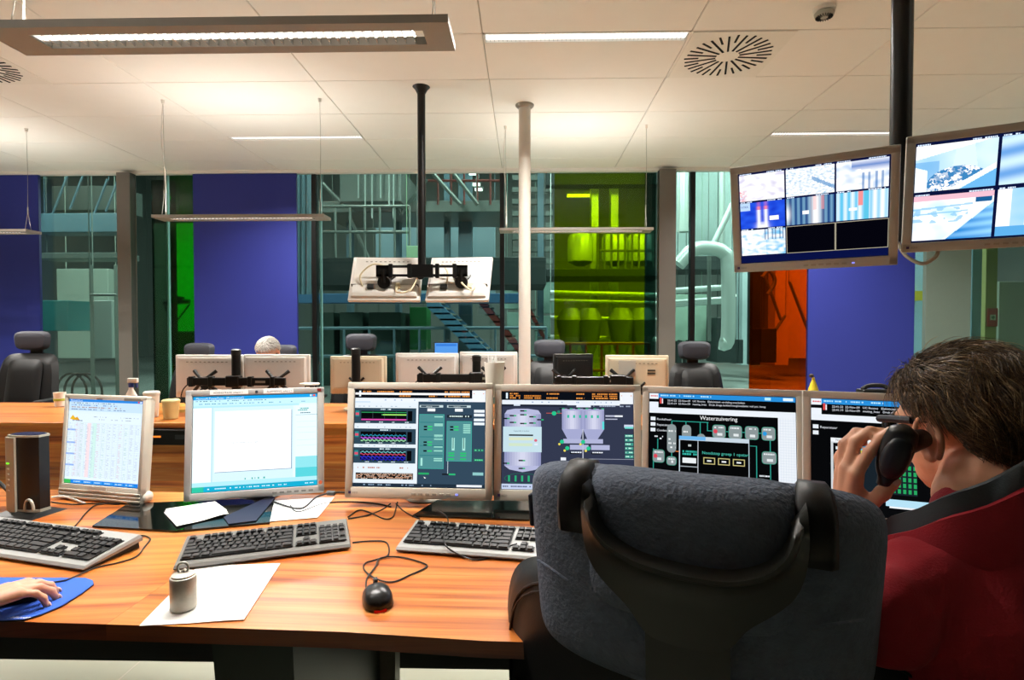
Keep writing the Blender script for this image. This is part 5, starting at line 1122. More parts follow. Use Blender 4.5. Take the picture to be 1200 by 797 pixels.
# ---------------------------------------------------------------- dark glass plates, papers, pad, mice, weight, router
M_plate = mat('black_glass', '070b0a', .08, spec=.45)
def plate(label, pts, h=.006):
    P = [atz(x, y, DZ + h) for x, y in pts]
    return solo(MB().prism([(p.x, p.y) for p in P], DZ + .001, DZ + h), 'glass_plate', M_plate, label, 'plate', smooth=False)
plate('black glossy glass plate under the slide monitor, left on the desk', [(108, 616), (150, 590), (322, 583), (316, 612), (205, 622)])
plate('black glossy glass plate behind the keyboard beside the chair', [(483, 604), (512, 586), (700, 588), (716, 612)])
solo(MB().prism([tuple(atz(x, y, DZ + .009))[:2] for x, y in ((262, 606), (310, 584), (322, 583.5), (300, 610), (268, 614))], DZ + .0065, DZ + .009), 'folder', mat('navy', '161c38', .5), 'navy folder lying on the left black glass plate', 'folder', smooth=False)
def sheet(label, pts, z0, name='paper_sheet', curl=0, th=.0008, n=12):
    P = [atz(x, y, DZ + z0) for x, y in pts]; b = MB(); g = []
    for i in range(n + 1):
        for j in range(n + 1):
            s, t_ = i / n, j / n; p = P[0].lerp(P[1], s).lerp(P[3].lerp(P[2], s), t_); p.z += curl * (sin(PI * s) * .5 + .5 * sin(PI * s * 2 + t_ * 2)) * (t_) + curl * .2; g.append(p)
    vs = g + [p + V((0, 0, th)) for p in g]; N = n + 1; o = N * N; fs = []
    for i in range(n):
        for j in range(n): a = i * N + j; fs += [(a, a + 1, a + N + 1, a + N), (o + a, o + a + N, o + a + N + 1, o + a + 1)]
    for k in range(n):
        fs += [(k, k + 1, o + k + 1, o + k), (n * N + k, o + n * N + k, o + n * N + k + 1, n * N + k + 1), (k * N, o + k * N, o + (k + 1) * N, (k + 1) * N), (k * N + n, (k + 1) * N + n, o + (k + 1) * N + n, o + k * N + n)]
    b.add(vs, fs); return solo(b, name, M_paper, label, 'paper')
sheet('white paper sheet under the steel weight, corner over the desk edge', [(231.5, 664), (328.6, 660.6), (286, 727), (163, 734.5)], .001, curl=.0015)
sheet('white paper sheet behind the dark grey keyboard', [(318, 587), (392, 583), (372, 607), (284, 614)], .0015, curl=.001)
for k in range(3): sheet('folded white paper stack on the left black glass plate, %s sheet' % ('lowest', 'middle', 'topmost')[k], [(192 + k, 601 - 2 * k), (250 + k, 590 - k), (268 - k, 603 - 2 * k), (207, 618 - 2 * k)], .008 + .0025 * k, curl=.004)
# mouse pad
padpx = [(-95, 676), (54, 677), (100, 677), (109, 680), (110, 684), (96, 695), (72, 710), (48, 720), (28, 726), (5, 727), (-80, 727)]
P = [atz(x, y, DZ + .004) for x, y in padpx]; c = sum((p for p in P), V()) / len(P)
t = thing('mouse_pad', 'blue mouse pad at the lower left under the hand', 'mouse pad', (c.x, c.y, DZ))
pp = [(p.x - c.x, p.y - c.y) for p in P]
MB().prism(pp, .0004, .0028).build('rubber_base', M_black, t, smooth=False); MB().prism([(x * .992, y * .992) for x, y in pp], .0028, .0042).build('cloth_top', mat('pad_blue', '2c5fd0', .8, bump=.1, bs=900), t, smooth=False)
p0 = atz(6, 726, DZ + .0045); vs, fs = text_mesh('Allsteen', .0125, Mx.Translation((p0.x - c.x, p0.y - c.y + .003, .0046)) @ Mx.Rotation(R(2), 4, 'Z'), shear=.4); MB().add(vs, fs).build('pad_lettering', M_paper, t, smooth=False)
def mouse(label, p, rz, parts=True):
    t = thing('computer_mouse', label, 'mouse', (p.x, p.y, DZ + p.z), rz)
    b = MB(); rings = []
    for k in range(13):
        s = k / 12; y = -.052 + .104 * s; w = .030 * (1 - abs(2 * s - 1) ** 3.2) ** .5 * (1.05 - .16 * s) + .0005; hh = .036 * (1 - abs(2 * s - .85) ** 2.4 * .9 if abs(2 * s - .85) < 1.03 else .05); hh = max(.004, hh)
        rings.append([(w * cos(a) * (1 if a < PI else 1), y, max(.0015, .004 + (hh - .004) * max(0, sin(a)) ** .8) if sin(a) > 0 else .0015) for a in [2 * PI * j / 20 for j in range(20)]])
    b.loft(rings); b.build('mouse_shell', mat('mouse_black', '0e0e0f', .3), t, ang=60)
    MB().cyl((-.004, .028, .0275), (.004, .028, .0275), .009, n=14).build('scroll_wheel', M_black, t)
    MB().b2(-.012, .012, -.0535, -.047, .001, .004).build('red_glow', emit('led_red', 'd01808', .5), t, smooth=False)
    return t
mouse('black computer mouse in the middle of the desk', atz(442, 704, DZ) - V((0, 0, DZ)), R(22))
mh = atz(22, 702, DZ + .005); mouse('black computer mouse under the hand on the blue pad', V((mh.x, mh.y, .0045)), R(-65))
# steel weight
p = atz(215, 712, DZ + .004); t = thing('steel_weight', 'steel cylindrical weight with ring handle standing on the paper', 'weight', (p.x, p.y, DZ + .0045))
M_st = mat('brushed_steel', 'c4c0b4', .4, .55, var=.25, vs=60, bump=.2, bs=300)
r_ = 14.5 * p.y / FP; H_ = 38 * p.y / FP
MB().lathe([(r_ * .97, 0), (r_, .002), (r_, H_ - .002), (r_ * .96, H_), (r_ * .86, H_ + .001), (r_ * .86, H_ + .004), (r_ * .6, H_ + .007), (r_ * .35, H_ + .009), (.001, H_ + .009)], n=40).build('weight_body', M_st, t)
MB().tube([(.0085 * cos(a) * 1.15, .002 * cos(a), H_ + .0165 + .0105 * sin(a)) for a in [2 * PI * k / 24 for k in range(25)]], .0023, 10).build('ring', M_st, t)
MB().cyl((-.005, 0, H_ + .004), (.005, 0, H_ + .012), .004, n=10).build('ring_mount', M_st, t)
# router
p = atz(36, 600, DZ); t = thing('network_router', 'upright black router with silver front edge and green light at left', 'router', (p.x, p.y, DZ), R(-12))
s_ = p.y / FP; w_, h_, d_ = 42 * s_, 97 * s_, .16
M_rs = mat('router_silver', 'b4b0a0', .4, .1)
h_ = 92 * s_
b = MB(); pr = [(-.5, -.1), (-.46, -.4), (-.2, -.5), (.25, -.42), (.5, -.2), (.5, .3), (.2, .5), (-.3, .4), (-.5, .1)]
b.prism([(x * w_, y * .06) for x, y in pr], .012, h_); b.build('case', M_black, t, ang=50)
MB().prism([(x * w_ * 1.03, y * .064) for x, y in pr], h_, h_ + .006).build('top_cap', M_rs, t, ang=50)
MB().prism([(x * w_ * .93, y * .054) for x, y in pr], h_ + .006, h_ + .0075).build('top_inset', mat('router_blue', '1a2040', .25), t, ang=50)
MB().prism([(-w_ * .52, -.004), (-w_ * .50, -.030), (-w_ * .30, -.038), (-w_ * .10, -.036), (-w_ * .10, -.026), (-w_ * .44, -.02)], .006, h_).build('front_strip', M_rs, t, ang=30); fs_ = bpy.context.scene.collection.objects[-1]
MB().prism([(x * w_ * 1.02, y * .063) for x, y in pr], .006, .016).build('bottom_trim', M_rs, t, ang=50)
MB().tube([(w_ * (.32 + .16 * cos(a)), -.029, .018 + .03 * sin(a)) for a in [PI * k / 12 for k in range(13)]], .004, 8).build('stand_arch', M_rs, t)
for k in range(6):
    MB().b2(-w_ * .34, -w_ * .26, -.0405, -.036, h_ * (.66 - .07 * k), h_ * (.66 - .07 * k) + .004).build('status_light', emit('led_green', '7cff30', 1.2) if k == 0 else mat('led_off', 'b8b4a4', .4), fs_, smooth=False)
MB().loft([[(-w_ * .6, -.07, 0), (w_ * .8, -.07, 0), (w_ * .75, .05, 0), (-w_ * .5, .05, 0)], [(-w_ * .45, -.03, .012), (w_ * .6, -.03, .007), (w_ * .55, .03, .007), (-w_ * .4, .03, .012)]]).build('stand_foot', M_black, t, smooth=False)
# cables on the desk
def dcable(label, pts, r=.0018, z=.0025, m=M_cable, name='cable'):
    P = [atz(q_[0], q_[1], DZ + (q_[2] if len(q_) > 2 else z)) for q_ in pts]
    return solo(MB().tube(P, r, 8, 8), name, m, label, 'cable')
dcable('black mouse cable looping behind the middle mouse', [(429, 690), (430, 678), (440, 664, .004), (446, 654, .004), (470, 653), (496, 660), (499, 665), (480, 674), (460, 682), (440, 678, .004), (427, 668), (428, 660), (440, 656), (455, 650), (453, 636), (436, 634), (413, 636)])
dcable('black mouse cable running from the blue pad to the left keyboard', [(52, 688, .012), (60, 683, .008), (80, 679, .006), (110, 666), (140, 659), (160, 652), (170, 640), (176, 632), (170, 628), (160, 628)])
dcable('black cable lying over the keyboard beside the chair', [(512, 598, .02), (522, 604, .034), (525, 612, .034), (520, 625, .032), (523, 640, .024), (538, 650, .008), (556, 656, .003), (575, 653, .003), (590, 643, .016), (606, 637, .026)])
dcable('black cable bundle lying between the slide monitor and the trend monitor, upper strand', [(320, 588, .01), (352, 596, .01), (372, 582, .02), (395, 577, .02), (420, 579, .02), (455, 583, .01)], .003)
dcable('black cable crossing the paper behind the dark grey keyboard', [(340, 592), (350, 600), (380, 590), (410, 588), (440, 590), (458, 594)], .0022)
dcable('black cable curling in front of the silver stand foot', [(408, 606), (420, 598), (432, 600), (450, 608), (460, 606), (464, 596), (466, 588, .02)], .002)
dcable('black cable running from the silver stand foot toward the glass plate', [(464, 590, .02), (472, 598), (482, 604), (492, 608)], .002)
dcable('thin black cable from the stand foot toward the dark grey keyboard', [(408, 608), (430, 604), (448, 597), (458, 590, .02)], .002)
dcable('black cable on the desk right of the router', [(60, 588), (72, 590), (90, 591), (110, 590), (140, 591)], .002)
dcable('black cable bending from under the spreadsheet monitor to the left keyboard', [(128, 590), (112, 592), (100, 602), (92, 612), (86, 618)], .002)
dcable('white plug cable at the foot of the router', [(60, 583, .012), (68, 582, .012), (80, 583, .01), (100, 590)], .0035, m=mat('cord_white', 'd5d0c6', .5))
dcable('thick black cable hanging behind the router at the left picture edge', [(-30, 540, .12), (-5, 562, .06), (10, 576, .03), (20, 590, .01)], .006)
solo(MB().box(atz(388, 578, DZ + .02), (.03, .014, .014), (0, 0, -.1), .003), 'cable_plug', M_black, 'black plug block on the cable between the slide and trend monitors', 'plug', smooth=False)

# ================================================================ FOREGROUND CHAIR (seen from behind)
M_cloth = mat('chair_cloth_slate', '5e6879', .9, var=.2, vs=60, bump=1.0, bs=150, bdist=.0045, detail=2)
M_plast = mat('chair_plastic', '2a2a26', .38, bump=.15, bs=700, bdist=.0004)
pl_, pr_ = aty(609, 600, .85), aty(1053, 620, .66)
cc = (pl_ + pr_) / 2; CW = (V((pr_.x, pr_.y, 0)) - V((pl_.x, pl_.y, 0))).length; cyaw = math.atan2(pr_.y - pl_.y, pr_.x - pl_.x)
def chx(px, off=0):
    d = ray(px, 560); n = V((-sin(cyaw), cos(cyaw), 0)); k = ((V((cc.x, cc.y, 0)) + n * off) - V((0, 0, 0))).dot(n) / V((d.x, d.y, 0)).dot(n)
    return (V((d.x * k, d.y * k, 0)) - V((cc.x, cc.y, 0))).dot(V((cos(cyaw), sin(cyaw), 0)))
ch = thing('operator_chair', 'large slate cloth and black leather operator chair seen from behind in the foreground', 'chair', (cc.x, cc.y, 0), cyaw)
ZT = 1.112; HB = .30
def bend(x, y, z): return (x, y + 1.15 * x * x - .03 + .10 * (ZT - z), z)
def shp(x, y, z):
    f = (z - (ZT - HB)) / HB
    return bend(x * (1 - .06 * (1 - f)), y, z - .02 * (abs(x) / (CW / 2)) ** 3 * f)
SL, SR_ = chx(679, -.03), chx(954, -.03); SM = (SL + SR_) / 2
b = MB(); b.cushion(CW, HB, .095, 8, 30, 5, shp, (0, 0, ZT - HB / 2)); b.build('back_cover', M_cloth, ch, ang=None)
b = MB(); b.cushion(SR_ - SL - .008, .20, .118, 6, 18, 5, lambda x, y, z: bend(x, y - .008, z + .004), (SM, 0, ZT - .10)); b.build('head_pad', M_cloth, ch, ang=None)
for s in (-1, 1):
    pts = [V(bend(s * CW * .43, -.045, ZT - .157)), V(bend(s * CW * .36, -.053, ZT - .158)), V(bend(s * CW * .31, -.053, ZT - .165))]
    MB().tube(pts, .0022, 6, 4).build('seam', M_cloth, ch)
    x0 = SL if s < 0 else SR_; b = MB(); rings = []
    path = [(.045, -.03), (.02, -.009), (-.015, -.004), (-.040, -.014), (-.053, -.032), (-.056, -.06), (-.050, -.09)]
    for k, (yy, dz) in enumerate(path):
        wv = .020 + .006 * (k / 6); c0 = V(bend(x0, 0, ZT + dz)); c0.y += yy
        nx = V((1, 0, 0)); n = V((0, -.3 if k < 3 else -1, 1 if k < 4 else .1)).normalized()
        rings.append([c0 - nx * wv - n * .006, c0 - nx * wv * .7 + n * .006, c0 + nx * wv * .7 + n * .006, c0 + nx * wv - n * .006, c0 + nx * wv * .8 - n * .014, c0 - nx * wv * .8 - n * .014])
    b.loft(rings); b.build('strap', M_leather, ch, ang=70)
BL, BR_ = chx(697, -.085), chx(928, -.085); BM = (BL + BR_) / 2; BX = (BR_ - BL) / 2
def poly_at(pts, t_):
    f = t_ * (len(pts) - 1); i = min(int(f), len(pts) - 2); k = f - i
    return pts[i][0] + (pts[i + 1][0] - pts[i][0]) * k, pts[i][1] + (pts[i + 1][1] - pts[i][1]) * k
inner = [(-BX, -.018), (-BX - .002, -.040), (-BX + .004, -.058), (-BX + .020, -.074), (-BX + .045, -.084), (-BX * .4, -.090), (0, -.094), (BX * .4, -.095), (BX - .045, -.090), (BX - .020, -.080), (BX - .004, -.060), (BX + .002, -.040), (BX, -.018)]
outer = [(-BX - .016, -.014), (-BX - .020, -.045), (-BX - .018, -.085), (-BX - .008, -.12), (-BX + .02, -.145), (-BX * .55, -.165), (-BX * .45, -.20), (BX * .45, -.20), (BX * .55, -.165), (BX - .02, -.145), (BX + .008, -.12), (BX + .018, -.085), (BX + .020, -.045), (BX + .016, -.014)]
N = 48; P3 = [V(bend(BM + poly_at(inner, i / N)[0], 0, ZT + poly_at(inner, i / N)[1])) + V((0, -.082 + .04 * max(0, 1 - min(i, N - i) / 4) ** 1.5, -.02 * max(0, 1 - min(i, N - i) / 4))) for i in range(N + 1)]
OUT = [V(bend(BM + poly_at(outer, i / N)[0], 0, ZT + poly_at(outer, i / N)[1])) + V((0, -.070, 0)) for i in range(N + 1)]
for A in (P3, OUT):
    for _ in range(4): A[1:-1] = [(A[i - 1] + A[i] * 2 + A[i + 1]) / 4 for i in range(1, N)]
b = MB(); rings = []
for i in range(N + 1):
    a, o_ = P3[i], OUT[i]; d = o_ - a; dn = d.normalized(); yv = V((0, 1, 0))
    rings.append([a + yv * .034, a - yv * .006, a - yv * .014 + dn * .003, a - yv * .015 + dn * .009, a - yv * .009 + dn * .013, a + d * .5 - yv * .004, o_ - yv * .004, o_ + yv * .004, o_ + yv * .03])
b.loft(rings, close=True); b.build('bracket', M_plast, ch, ang=50)
c0 = lambda x, y, z: V(bend(BM + x, y, ZT + z))
MB().loft([[c0(-.050, -.066, z), c0(.050, -.066, z), c0(.047, -.03, z), c0(-.047, -.03, z)] for z in (-.17, -.30, -.45, -.62)]).build('spine', M_plast, ch, ang=40)
def lb_(x, y, z): return (x, y + 1.0 * x * x + .02 + .07 * (ZT - z), z)
LW = CW + .26; LT = .195
b = MB(); b.cushion(LW, .50, .13, 3.4, 24, 4, lb_, (0, .05, ZT - LT - .25)); b.build('lower_back', M_leather, ch, ang=None)
pts = []
for k in range(41):
    a = -.15 + (PI + .3) * k / 40; ca, sa = cos(a), sin(a); r_ = .90 / (abs(ca) ** 3.4 + abs(sa) ** 3.4) ** (1 / 3.4)
    pts.append(V(lb_(-r_ * ca * LW / 2, .05 - .040, ZT - LT - .25 + r_ * sa * .25)))
MB().tube(pts, .003, 8).build('piping', M_leather, ch)
MB().tube([p + V((0, -.006, -.012)) for p in pts], .002, 8).build('piping', M_leather, ch)
MB().box((0, .25, .50), (.52, .46, .12), None, .05, 3).build('seat', M_leather, ch)
for s in (-1, 1):
    MB().box((s * .29, .22, .64), (.07, .28, .035), None, .015, 2).build('armrest', M_black, ch); MB().cyl((s * .29, .2, .48), (s * .29, .22, .63), .02).build('arm_support', M_black, ch)
MB().box((0, .06, .44), (.11, .30, .06), None, .01).build('tilt_plate', M_black, ch); MB().tube([(0, .02, .44), (0, -.02, .5), (0, -.0, .60)], .03, 10, 4).build('back_support', M_plast, ch)
MB().cyl((0, .22, .1), (0, .22, .44), .032, n=14).build('gas_column', M_blackm, ch)
for k in range(5):
    a = 2 * PI * k / 5 + .5; q_ = V((.31 * cos(a), .22 + .31 * sin(a), .075)); MB().tube([(0, .22, .12), q_], .022, 8).build('base_arm', M_black, ch)
    MB().cyl(q_ + V((0, -.018, -.047)), q_ + V((0, .018, -.047)), .028, n=14).build('caster', M_black, ch)
# small cloth tag on the left flank
MB().box(V(bend(-CW / 2 + .004, .0, ZT - .10)), (.008, .02, .05), (0, R(-4), 0), .002).build('side_tag', mat('tag_navy', '141a2c', .7), ch)

# ================================================================ PEOPLE
def skin_mat(name, c, blotch=.16):
    m = mat(name, c, .5, var=blotch, vs=25, bump=.15, bs=350, bdist=.0008); b = m.node_tree.nodes['Principled BSDF']
    b.inputs['Subsurface Weight'].default_value = .12; b.inputs['Subsurface Radius'].default_value = (.010, .004, .002); return m
M_skin = skin_mat('skin', 'dca080'); M_skin2 = skin_mat('skin_pale', 'd8a084')
def remesh(o, vox, sm=4, disp=None):
    m = o.modifiers.new('r', 'REMESH'); m.mode = 'VOXEL'; m.voxel_size = vox; m.use_smooth_shade = True
    s = o.modifiers.new('s', 'SMOOTH'); s.factor = .5; s.iterations = sm
    return o
def hframe(face, tilt=0, roll=0):
    """head frame: x = to the person's left, y = face direction, z = up"""
    f = V((face[0], face[1], 0)).normalized(); l = V((-f.y, f.x, 0))
    M = Mx((l, f, V((0, 0, 1)))).transposed()     # columns l, f, up
    return M @ Mx.Rotation(tilt, 3, 'X') @ Mx.Rotation(roll, 3, 'Y')
def head(b, c, M, s=1.0, ear=True):
    T = lambda x, y, z: V(c) + M @ V((x * s, y * s, z * s))
    E = lambda x, y, z, r, m=None: b.ell(T(x, y, z), [q * s for q in r], M @ (m or Mx.Identity(3)))
    E(0, -.012, .035, (.074, .096, .078)); E(0, .03, .012, (.066, .066, .070)); E(0, .022, -.035, (.058, .066, .065)); E(0, .055, -.082, (.026, .024, .022))
    E(0, .030, -.068, (.046, .054, .036)); E(0, .072, .022, (.052, .024, .014))
    for q in (-1, 1): E(q * .036, .060, -.018, (.024, .026, .022)); E(q * .020, .082, -.047, (.014, .010, .012))
    b.capsule(T(0, .090, .008), T(0, .112, -.026), .009 * s, .013 * s); E(-.010, .102, -.030, (.009, .010, .008)); E(.010, .102, -.030, (.009, .010, .008))
    E(0, .090, -.048, (.022, .010, .006)); E(0, .090, -.057, (.020, .009, .006))
    if ear:
        for q in (-1, 1):
            base = T(q * .073, -.008, -.008)
            pts = []
            for k in range(13):
                a = R(-60 + 300 * k / 12); pts.append(T(q * (.084 + .010 * max(0, cos(a - PI / 2 - .6))), -.012 - .017 * cos(a) * (1 if cos(a) > 0 else 1), -.008 + .034 * sin(a)))
            b.tube(pts, .0048 * s, 8); b.ell(T(q * .078, -.014, -.006), (.006 * s, .016 * s, .028 * s), M); b.ell(T(q * .081, -.008, -.034), (.006 * s, .009 * s, .010 * s), M)
def eyes(parent, xf, c, M, s=1.0, iris='5a4a3a'):
    for q in (-1, 1):
        p = V(c) + M @ V((q * .032 * s, .076 * s, .006 * s)); b = MB(xf); b.ell(p, (.0125 * s,) * 3); ey_ = b.build('eye', mat('eye_white', 'e8e4de', .2), parent)
        b = MB(xf); b.ell(p + M @ V((0, .0085 * s, 0)), (.0058 * s, .0048 * s, .0058 * s), M); b.build('iris', mat('iris_' + iris, iris, .15), ey_)
        b = MB(xf); b.tube([p + M @ V((u * .016 * s, (.012 - u * u * .006) * s, (.021 - .006 * u * u) * s)) for u in (-1, -.5, 0, .5, 1)], .0028 * s, 6); b.build('eyebrow', mat('brow', '4a3a2c', .8), parent)
def hand(b, wrist, M, curls, spread=.0, s=1.0, thumb=None, side=1):
    """M columns: x = across palm towards the thumb, y = along the fingers, z = back of the hand"""
    T = lambda x, y, z: V(wrist) + M @ V((x * s * 1, y * s, z * s))
    b.capsule(T(-.018, .01, 0), T(-.026, .078, 0), .0155 * s, .013 * s); b.capsule(T(-.004, .0, 0), T(-.008, .082, .002), .017 * s, .0135 * s); b.capsule(T(.006, .0, 0), T(.010, .084, .002), .017 * s, .0135 * s); b.capsule(T(.016, .01, 0), T(.026, .080, 0), .0155 * s, .013 * s)
    b.capsule(T(.014, .006, -.006), T(.030, .042, -.010), .017 * s, .014 * s)
    tips = []
    for k, (x, y, L) in enumerate(((.027, .080, (.040, .025, .021)), (.009, .085, (.044, .028, .022)), (-.009, .082, (.040, .027, .021)), (-.026, .074, (.032, .020, .019)))):
        p = T(x, y, .001); ang = 0; r0 = (.0098, .0100, .0096, .0086)[k] * s; az = (x * spread * 10)
        for j in range(3):
            ang += curls[k][j]; d = M @ V((sin(az) * cos(ang), cos(az) * cos(ang), -sin(ang))); q_ = p + d * L[j] * s
            b.capsule(p, q_, r0 * (1 - .08 * j), r0 * (1 - .08 * (j + 1)), 12); b.ell(p, (r0 * 1.04,) * 3, n=12); p = q_
        tips.append((p, d, r0))
    tp = [T(*q_) for q_ in (thumb or ((.030, .030, -.010), (.050, .058, -.020), (.054, .085, -.028), (.052, .105, -.034)))]
    for j, r in enumerate((.0145, .0115, .0105)): b.capsule(tp[j], tp[j + 1], r * s, (.0118, .0105, .0088)[j] * s, 12)
    tips.append((tp[3], (tp[3] - tp[2]).normalized(), .0088 * s))
    return tips
def nails(tips, M, parent, xf, idx=range(5), thumb_n=None):
    for i in idx:
        p, d, r = tips[i]; n = M @ V((0, 0, 1)); n = (n - d * n.dot(d)).normalized()
        if i == 4 and thumb_n is not None: n = (V(thumb_n) - d * V(thumb_n).dot(d)).normalized()
        x = d.cross(n); Q = Mx((x, d, n)).transposed(); b = MB(xf); b.ell(p + n * r * .62 + d * r * .15, (r * .62, r * .8, r * .38), Q, 14); b.build('fingernail', mat('nail', 'e2b5a0', .3), [c_ for c_ in parent.children if c_.name.startswith('body')][0])

# ---- hair made of many fine strands over a cap
def hair(parent, xf, c, M, s, cols, n, length, covers, seed=1, thick=.0011, droop=.5, capcol=None, lift=.008, flow=None):
    rn = random.Random(seed); T = lambda v: V(c) + M @ (V(v) * s)
    surf = lambda th, ph: V((.082 * cos(ph) * sin(th), -.012 + .104 * cos(ph) * cos(th), .034 + .088 * sin(ph)))
    b = MB(xf); b.mi = 0
    # cap
    nt, npn = 48, 24; vs = []; ok = {}
    for j in range(npn + 1):
        ph = -PI * .42 + (PI * .92) * j / npn
        for i in range(nt): th = 2 * PI * i / nt - PI; p = surf(th, min(ph, PI / 2)); vs.append(T(p * .985)); ok[(i, j)] = covers(th, ph)
    fs = [(j * nt + i, j * nt + (i + 1) % nt, (j + 1) * nt + (i + 1) % nt, (j + 1) * nt + i) for j in range(npn) for i in range(nt) if ok[(i, j)] and ok[((i + 1) % nt, j + 1)] and ok[((i + 1) % nt, j)] and ok[(i, j + 1)]]
    b.add(vs, fs); mats = [mat('haircap_' + cols[0], cols[0], .8)] + [mat('hair_' + q_, q_, .42, var=.2, vs=80) for q_ in cols[1:]]
    k = 0; tries = 0
    while k < n and tries < n * 6:
        tries += 1; th = rn.uniform(-PI, PI); sp = rn.uniform(-.75, 1); ph = math.asin(sp)
        if not covers(th, ph): continue
        k += 1; b.mi = 1 + int(rn.random() * (len(cols) - 1) * .999)
        p0 = surf(th, ph); nrm = V((p0.x / .082 ** 2, (p0.y + .012) / .104 ** 2, (p0.z - .034) / .088 ** 2)).normalized()
        fl = flow(th, ph, rn) if flow else V((0, -.6, -1))
        fl = (fl - nrm * fl.dot(nrm)); fl = fl.normalized() if fl.length > 1e-3 else V((0, -1, 0))
        fl = (fl + V((rn.uniform(-.35, .35), rn.uniform(-.35, .35), rn.uniform(-.2, .3)))).normalized()
        clump = noise.noise(p0 * 42) ; fl = (fl + nrm.cross(fl) * clump * 1.1).normalized()
        L = length * rn.uniform(.6, 1.15); pts = [p0 * 1.0]; d = (fl + nrm * .45).normalized(); p = p0.copy()
        for q_ in range(5):
            p = p + d * L / 5; d = (d - nrm * .22 + V((0, 0, -droop * .16))).normalized()
            e = V((p.x / .082, (p.y + .012) / .104, (p.z - .034) / .088)); 
            if e.length < 1.0 + lift * 4: 
                e2 = e.normalized() * (1.0 + lift * 4 + .05 * (clump + .5) * rn.random()); p = V((e2.x * .082, e2.y * .104 - .012, e2.z * .088 + .034))
            pts.append(p.copy())
        b.tube([T(q_) for q_ in pts], thick * s, 3, rr=lambda u: thick * s * (1 - .75 * u))
    return b.build('hair', mats, parent, ang=None)

# ---- man on the phone, right
HC = aty(1133, 503, .90); FD = V((-.23, .97, 0)).normalized()
man = thing('person', 'brown haired man in dark red fleece holding a phone to his ear', 'person', (HC.x, HC.y - .18, 0))
XF = lm(man); HM = hframe(FD, -.10, 0.05); LFT = HM @ V((1, 0, 0)); LFT = V((-FD.y, FD.x, 0))
b = MB(XF); head(b, HC, HM, 1.02)
sh_c = V((HC.x - .030, HC.y - .070, 1.018)) ; RGT = -LFT
neck0 = HC + HM @ V((0, -.03, -.05)); b.capsule(neck0, sh_c + V((0, .0, .03)), .056, .062)
b.ell(sh_c + V((0, 0, -.16)), (.15, .09, .12)); b.ell(sh_c + V((0, 0, -.32)), (.15, .105, .20)); b.ell(V((sh_c.x, sh_c.y - .02, .55)), (.16, .12, .12))
lsh = sh_c + LFT * .185 + V((0, 0, -.110)); rsh = sh_c + RGT * .185 + V((0, 0, -.075))
wr = aty(990, 628, .905); elb = V((lsh.x - .03, lsh.y + .20, DZ + .055)); 
b.capsule(lsh, elb, .045, .040); b.capsule(elb, wr, .042, .029)
relb = rsh + V((.08, .18, -.20)); rwr = relb + V((-.12, .24, .0)); rwr.z = DZ + .035
b.capsule(rsh, relb, .05, .042); b.capsule(relb, rwr, .042, .028)
# left hand, finger by finger
al = (aty(1000, 545, .90) - wr).normalized(); ac = V((-.3, -1, 0)); ac = (ac - al * ac.dot(al)).normalized(); LH = Mx((ac, al, ac.cross(al))).transposed()
KN = [(1003, 556, .878), (993, 549, .895), (987, 553, .912), (986, 564, .926)]
for k, q_ in enumerate(KN): b.capsule(wr + (aty(*q_) - wr) * .12, aty(*q_), .0165, .0125)
b.capsule(wr, aty(1004, 580, .885), .018, .016)
FG = [[(1003, 556, .878), (1019, 530, .872), (1032, 515, .868), (1042, 507, .866)], [(993, 549, .895), (1003, 518, .895), (1020, 506, .888), (1038, 507, .882)],
      [(987, 553, .912), (989, 521, .917), (1004, 507, .908), (1026, 508, .897)], [(986, 564, .926), (983, 536, .935), (993, 519, .930), (1012, 519, .915)],
      [(1003, 597, .882), (1018, 592, .872), (1034, 578, .864), (1047, 565, .860)]]
tipsL = []
for k, f in enumerate(FG):
    Pf = [aty(*q_) for q_ in f]; r0 = (.0098, .0100, .0096, .0088, .0125)[k]
    for q_ in range(3): b.capsule(Pf[q_], Pf[q_ + 1], r0 * (1 - .07 * q_), r0 * (1 - .07 * (q_ + 1)), 12); b.ell(Pf[q_], (r0 * 1.05,) * 3, n=12)
    tipsL.append((Pf[3], (Pf[3] - Pf[2]).normalized(), r0 * .8))
RH = Mx((V((-.9, .3, 0)).normalized(), V((.3, .95, -.05)).normalized(), V((0, .05, 1)))).transposed(); hand(b, rwr, RH, ((.3, .3, .2),) * 4, .6)
hip = V((sh_c.x, sh_c.y - .03, .52))
for s in (-1, 1):
    kn = hip + LFT * s * .12 + V((-.06, .42, -.02)); ft = V((kn.x, kn.y + .02, .09)); b.capsule(hip + LFT * s * .09, kn, .08, .06); b.capsule(kn, ft, .055, .04); b.capsule(ft, ft + V((0, .14, -.05)), .04, .035)
body = remesh(b.build('body', M_skin, man), .0032, 5)
hk = {}
nails([(V(tipsL[4][0]), tipsL[4][1], tipsL[4][2])] * 5, LH, man, XF, (4,), (.2, -1, .3)); nails(tipsL, LH, man, XF, (0,))
